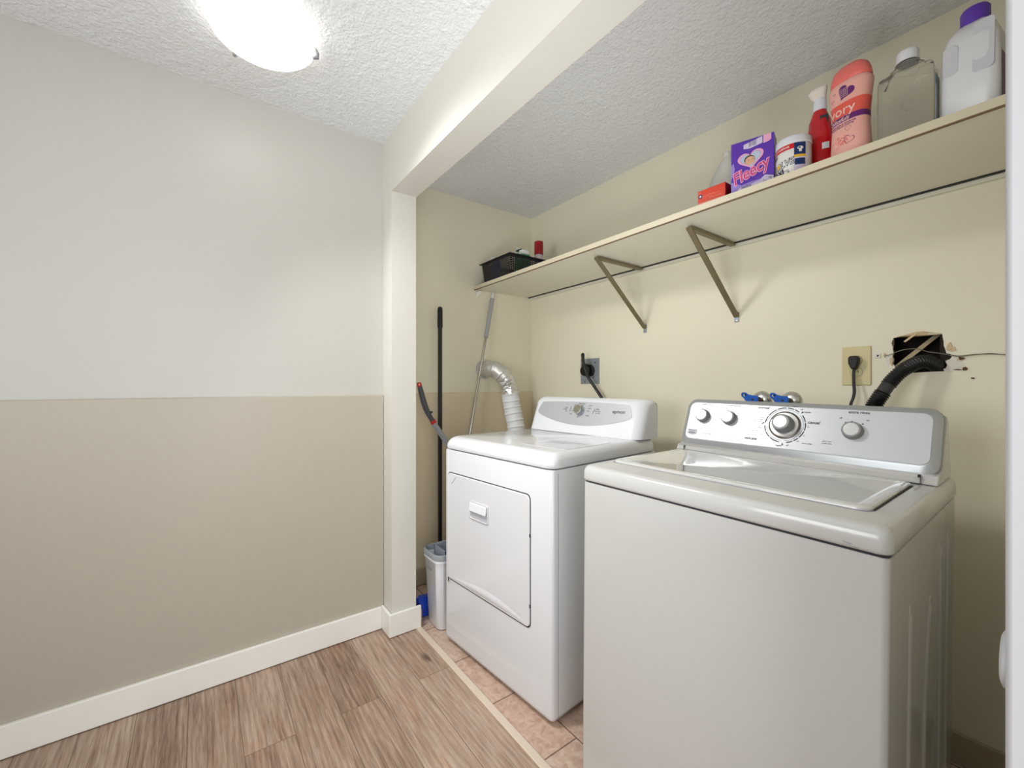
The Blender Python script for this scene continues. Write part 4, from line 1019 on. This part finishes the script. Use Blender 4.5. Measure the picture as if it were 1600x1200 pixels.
mb = MB(); strip(mb, .019, .052, .054, .062, c2, 8); disc(mb, (-.029, .042), .008, c3); mb.build('yellow_print', yellow, t)
mb = MB(); poly(mb, [(.032, .070), (.040, .070), (.040, .080), (.043, .078), (.045, .082), (.040, .087), (.032, .087), (.027, .082), (.029, .078), (.032, .080)], c3)
text(mb, 'MULTI PURPOSE', (-.024, .092), .0085, c3, bold=.02); mb.build('shirt_print', white_ink, t, smooth=False)
mb = MB(); text(mb, 'RESOLVE', (-.028, .040), .029, c2, rot=.16, bold=.058, shear=.15, sx=.84)
text(mb, 'OXI', (-.030, .018), .022, c1, rot=.12, bold=.05); poly(mb, [(-.05, .066), (-.036, .074), (-.036, .080), (-.05, .076)], c1); mb.build('dark_lettering', navy2, t, smooth=False)
mb = MB(); text(mb, 'RESOLVE', (-.028, .040), .029, c3, rot=.16, bold=-.008, shear=.15, sx=.84); mb.build('white_lettering', white_ink, t, smooth=False)
mb = MB(); text(mb, '8', (.004, .012), .012, c2, bold=.03); text(mb, 'in wash', (-.008, .020), .008, c2); mb.build('small_print', ink2, t, smooth=False)
# red spray bottle
SX_, SY_ = -.5200, 1.628
t = thing('red_spray_bottle', 'red bottle with off-white nozzle, standing between white tub and pink bottle', 'bottle', (SX_, SY_, shelf_z(SX_)+.0006), .1); t.scale = (1.14, 1, 1.19)
rings = []
for z, a_, b_ in ((0, .030, .022), (.004, .034, .026), (.05, .036, .028), (.105, .035, .027), (.128, .032, .025), (.134, .029, .023), (.16, .026, .021), (.182, .018, .017), (.192, .014, .014)):
    rings.append([(x, y, z) for x, y in sup(a_, b_, 2.6, 32)])
MB().loft(rings).build('body', redbot, t, ang=50)
MB().lathe([(.0165, .190), (.0170, .194), (.0160, .215), (.0145, .222)], 20).build('collar', plastic_w, t)
mb = MB(); mb.loft([[(x+dx, y, z) for x, y in sup(a_, b_, 3, 20)] for z, a_, b_, dx in ((.220, .0150, .012, 0), (.232, .0190, .013, -.004), (.243, .0230, .0135, -.006), (.252, .0200, .012, -.002), (.256, .012, .008, 0))])
mb.build('trigger_head', nozzle, t, ang=60)
mb = MB(); PS = lambda u, v: (u, -.028*(max(0, 1-(abs(u)/.036)**2.6))**(1/2.6)-.0006-(.0 if v > .05 else 0), v)
strip(mb, -.026, -.015, .045, .105, PS, 6); mb.build('white_stripe', peach, t)
mb = MB(); ring2(mb, rrect(-.032, .032, .012, .016, .001), rrect(-.031, .031, .013, .015, .0008), PS); text(mb, 'SHOUT', (-.0205, .075), .014, PS, rot=PI/2, bold=.02); mb.build('label_lettering', redp, t, smooth=False)
mb = MB(); strip(mb, .010, .026, .075, .092, PS, 5); mb.build('barcode_panel', lab_w, t)
mb = MB(); strip(mb, .004, .022, .148, .170, lambda u, v: (u, -.0222+abs(u)*.25, v), 4); mb.build('dark_badge', ink, t)
# pink bottle
IX, IY = -.4160, 1.545
t = thing('pink_scent_bottle', 'pink waisted bottle with coral cap and coral and plum bands', 'bottle', (IX, IY, shelf_z(IX)+.0006), math.radians(-14))
IP = [(0, .0440, .028), (.004, .0480, .031), (.03, .0495, .033), (.09, .0460, .032), (.13, .0455, .032), (.17, .0500, .033), (.205, .0545, .034), (.215, .0545, .034), (.222, .0500, .031)]
def idim(z):
    for (z0, a0, b0), (z1, a1, b1) in zip(IP, IP[1:]):
        if z <= z1: f_ = (z-z0)/(z1-z0); return a0+(a1-a0)*f_, b0+(b1-b0)*f_
    return IP[-1][1:]
zs = [0, .004, .015, .03, .05, .07, .09, .11, .13, .15, .17, .185, .200, .205, .215, .222]
MB().loft([[(x, y, z) for x, y in sup(*idim(z), 2.5, 40)] for z in zs]).build('body', salmon, t, ang=50)
CPf = ((.2225, .0480, .030), (.2255, .0515, .032), (.245, .0490, .031), (.262, .0430, .028), (.271, .0330, .022), (.2745, .012, .009))
MB().loft([[(x, y, z+.10*max(0, x)*0) for x, y in sup(a_, b_, 2.5, 36)] for z, a_, b_ in CPf]).build('cap', coralcap, t, ang=60)
def PI_(e):
    def f_(u, v):
        a_, b_ = idim(v); k = min(.985, abs(u)/a_); return (u, -b_*(1-k**2.5)**(1/2.5)-e, v)
    return f_
i1, i2, i3 = PI_(.0005), PI_(.0009), PI_(.0013)
def band(z0, z1, m, nm, e):
    mb = MB(); rings = []
    for k in range(4):
        z = z0+(z1-z0)*k/3; a_, b_ = idim(z); rings.append([(x, y, z) for x, y in sup(a_+e, b_+e, 2.5, 40)])
    mb.loft(rings, cap0=False, cap1=False); return mb.build(nm, m, t, fixn=True)
band(.1210, .1600, coral, 'coral_band', .0005); band(.1040, .1205, plum, 'plum_band', .0005)
mb = MB(); text(mb, 'ivory', (-.010, .1395), .038, i3, bold=.006); text(mb, 'blissfuls', (-.012, .1120), .017, i3, shear=.4, bold=.012); mb.build('title_lettering', peach, t, smooth=False)
mb = MB(); poly(mb, rot2(heart(.004, .1880, .0235), -.55, (.004, .188)), i1); mb.build('plum_heart', plum, t, smooth=False)
mb = MB()
for k in range(5): text(mb, 'scent pearls', (-.003, .199-k*.0052), .0060, i2)
mb.build('heart_lettering', peach, t, smooth=False)
mb = MB(); text(mb, 'IN-WASH SCENT BOOSTER', (-.010, .0975), .0065, i2, bold=.02); text(mb, 'BOOSTER DE PARFUM', (-.006, .0915), .0060, i2, bold=.01)
mb.build('booster_lettering', plum, t, smooth=False); mb = MB()
ring2(mb, heart(.010, .080, .0085), heart(.010, .080, .0078), i2)
ho = rot2(heart(.012, .047, .0145), -.5, (.012, .047)); ring2(mb, ho, [(.012+(x-.012)*.9, .047+(y-.047)*.9) for x, y in ho], i2)
ho = heart(-.032, .178, .0055); ring2(mb, ho, [(-.032+(x+.032)*.8, .178+(y-.178)*.8) for x, y in ho], i2)
ho = heart(-.026, .196, .0040); ring2(mb, ho, [(-.026+(x+.026)*.75, .196+(y-.196)*.75) for x, y in ho], i2)
mb.build('plum_print', plum, t, smooth=False)
mb = MB()
for k in range(46):
    a = 2*PI*random.random(); r = .019*math.sqrt(random.random()); disc(mb, (-.010+r*1.1*math.cos(a), .048+r*math.sin(a)), .0016, i2, 7)
mb.build('bead_print', coralcap, t, smooth=False)
# clear bottle
CX_, CY_ = -.2950, 1.560
t = thing('clear_bottle', 'empty clear plastic bottle with moulded grip and white cap', 'bottle', (CX_, CY_, shelf_z(CX_)+.0006))
rings_o = []; 
cprof = [(0, .052, .034), (.004, .057, .039), (.09, .058, .040), (.172, .057, .039), (.179, .055, .038), (.200, .036, .028), (.208, .022, .021), (.218, .0215, .0205)]
mb = MB()
def cring(z, a_, b_, i=0): return [(x, y, z+i) for x, y in rrect(-a_+i, a_-i, -b_+i, b_-i, max(.004, min(.014, b_*.6)), 5)] if z < .199 else [(x*.999, y, z) for x, y in sup(a_-i, b_-i, 2.2, 24)]
mb.loft([cring(*c_) for c_ in cprof])
# pinched diagonal grip on the front
for v in mb.bm.verts: pass
CB = mb.build('body', clear, t, ang=50)
md = CB.modifiers.new('wall', 'SOLIDIFY'); md.thickness = .0012; md.offset = -1
mb = MB(); mb.tube(spline([(.030, -.0395, .168), (.020, -.0408, .13), (-.003, -.0410, .085), (.006, -.0410, .068), (.022, -.0405, .072)], 8), .0016, 8)
mb.tube(spline([(.036, -.0395, .168), (.034, -.0408, .13), (.024, -.0410, .085), (.006, -.0410, .066)], 8), .0012, 8); mb.build('moulded_grip', clear, t)
MB().lathe([(.0235, .216), (.0240, .218), (.0240, .240), (.0225, .244), (.004, .245)], 32).build('cap', plastic_w, t)
MB().lathe([(.0255, .2105), (.0262, .2125), (.0255, .2145)], 32).build('neck_ring', clear, t)
mb = MB(); mb.grid(lambda u, v: (.0586, -.030+.060*u, .008+.145*v), 2, 2); mb.build('side_label', lab_w, t, smooth=False)
mb = MB(); text(mb, 'LAUNDRY', (.0, .12), .016, lambda u, v: (.0590, u, v), rot=PI/2, bold=.02); mb.grid(lambda u, v: (.0589, -.026+.052*u, .122+.022*v), 1, 1); text(mb, 'detergent', (.0, .06), .014, lambda u, v: (.0590, u, v), rot=PI/2); mb.build('label_print', lab_t, t, smooth=False)
# white jug
QX, QY = -.1720, 1.590
t = thing('white_detergent_jug', 'large white detergent jug with purple side label at the right end of the shelf', 'jug', (QX, QY, shelf_z(QX)+.0006), -.10)
rings = []
for z, a_, b_ in ((0, .048, .060), (.005, .052, .064), (.14, .052, .064), (.185, .050, .062), (.215, .044, .054), (.240, .030, .034), (.250, .022, .022)):
    rings.append([(x, y, z) for x, y in rrect(-a_, a_, -b_, b_, min(a_, b_)*.42, 6)])
MB().loft(rings).build('body', jug_m, t, ang=50)
MB().prism(rrect(-.048, -.020, .115, .190, .011, 5), lambda u, v, d_: (u+.004, -.064-d_ if v < .19 else -.0625-d_, v), -.001, .0010).build('handle_recess', jug_t, t, bevel=.0008)
MB().prism(rrect(.008, .045, .098, .225, .010, 5), lambda u, v, d_: (u, -.0645+max(0, v-.18)*.20-d_, v), -.001, .0014).build('inset_panel', jug_t, t, bevel=.001)
MB().lathe([(.026, .248), (.027, .252), (.027, .285), (.024, .290), (.004, .291)], 28).build('cap', purple, t)
mb = MB(); mb.grid(lambda u, v: (.0524, -.040+.080*u, .010+.13*v), 2, 2); mb.build('side_label', plum, t, smooth=False)
mb = MB(); text(mb, 'ULTRA', (.0, .04), .022, lambda u, v: (.0528, u, v), rot=PI/2, bold=.02); text(mb, 'CLEAN', (.022, .04), .022, lambda u, v: (.0528, u, v), rot=PI/2, bold=.02); mb.build('label_lettering', navy, t, smooth=False)
mb = MB(); mb.grid(lambda u, v: (-.0524, -.045+.010*u, .034+.016*v), 1, 1); mb.build('blue_mark', blue, t, smooth=False)
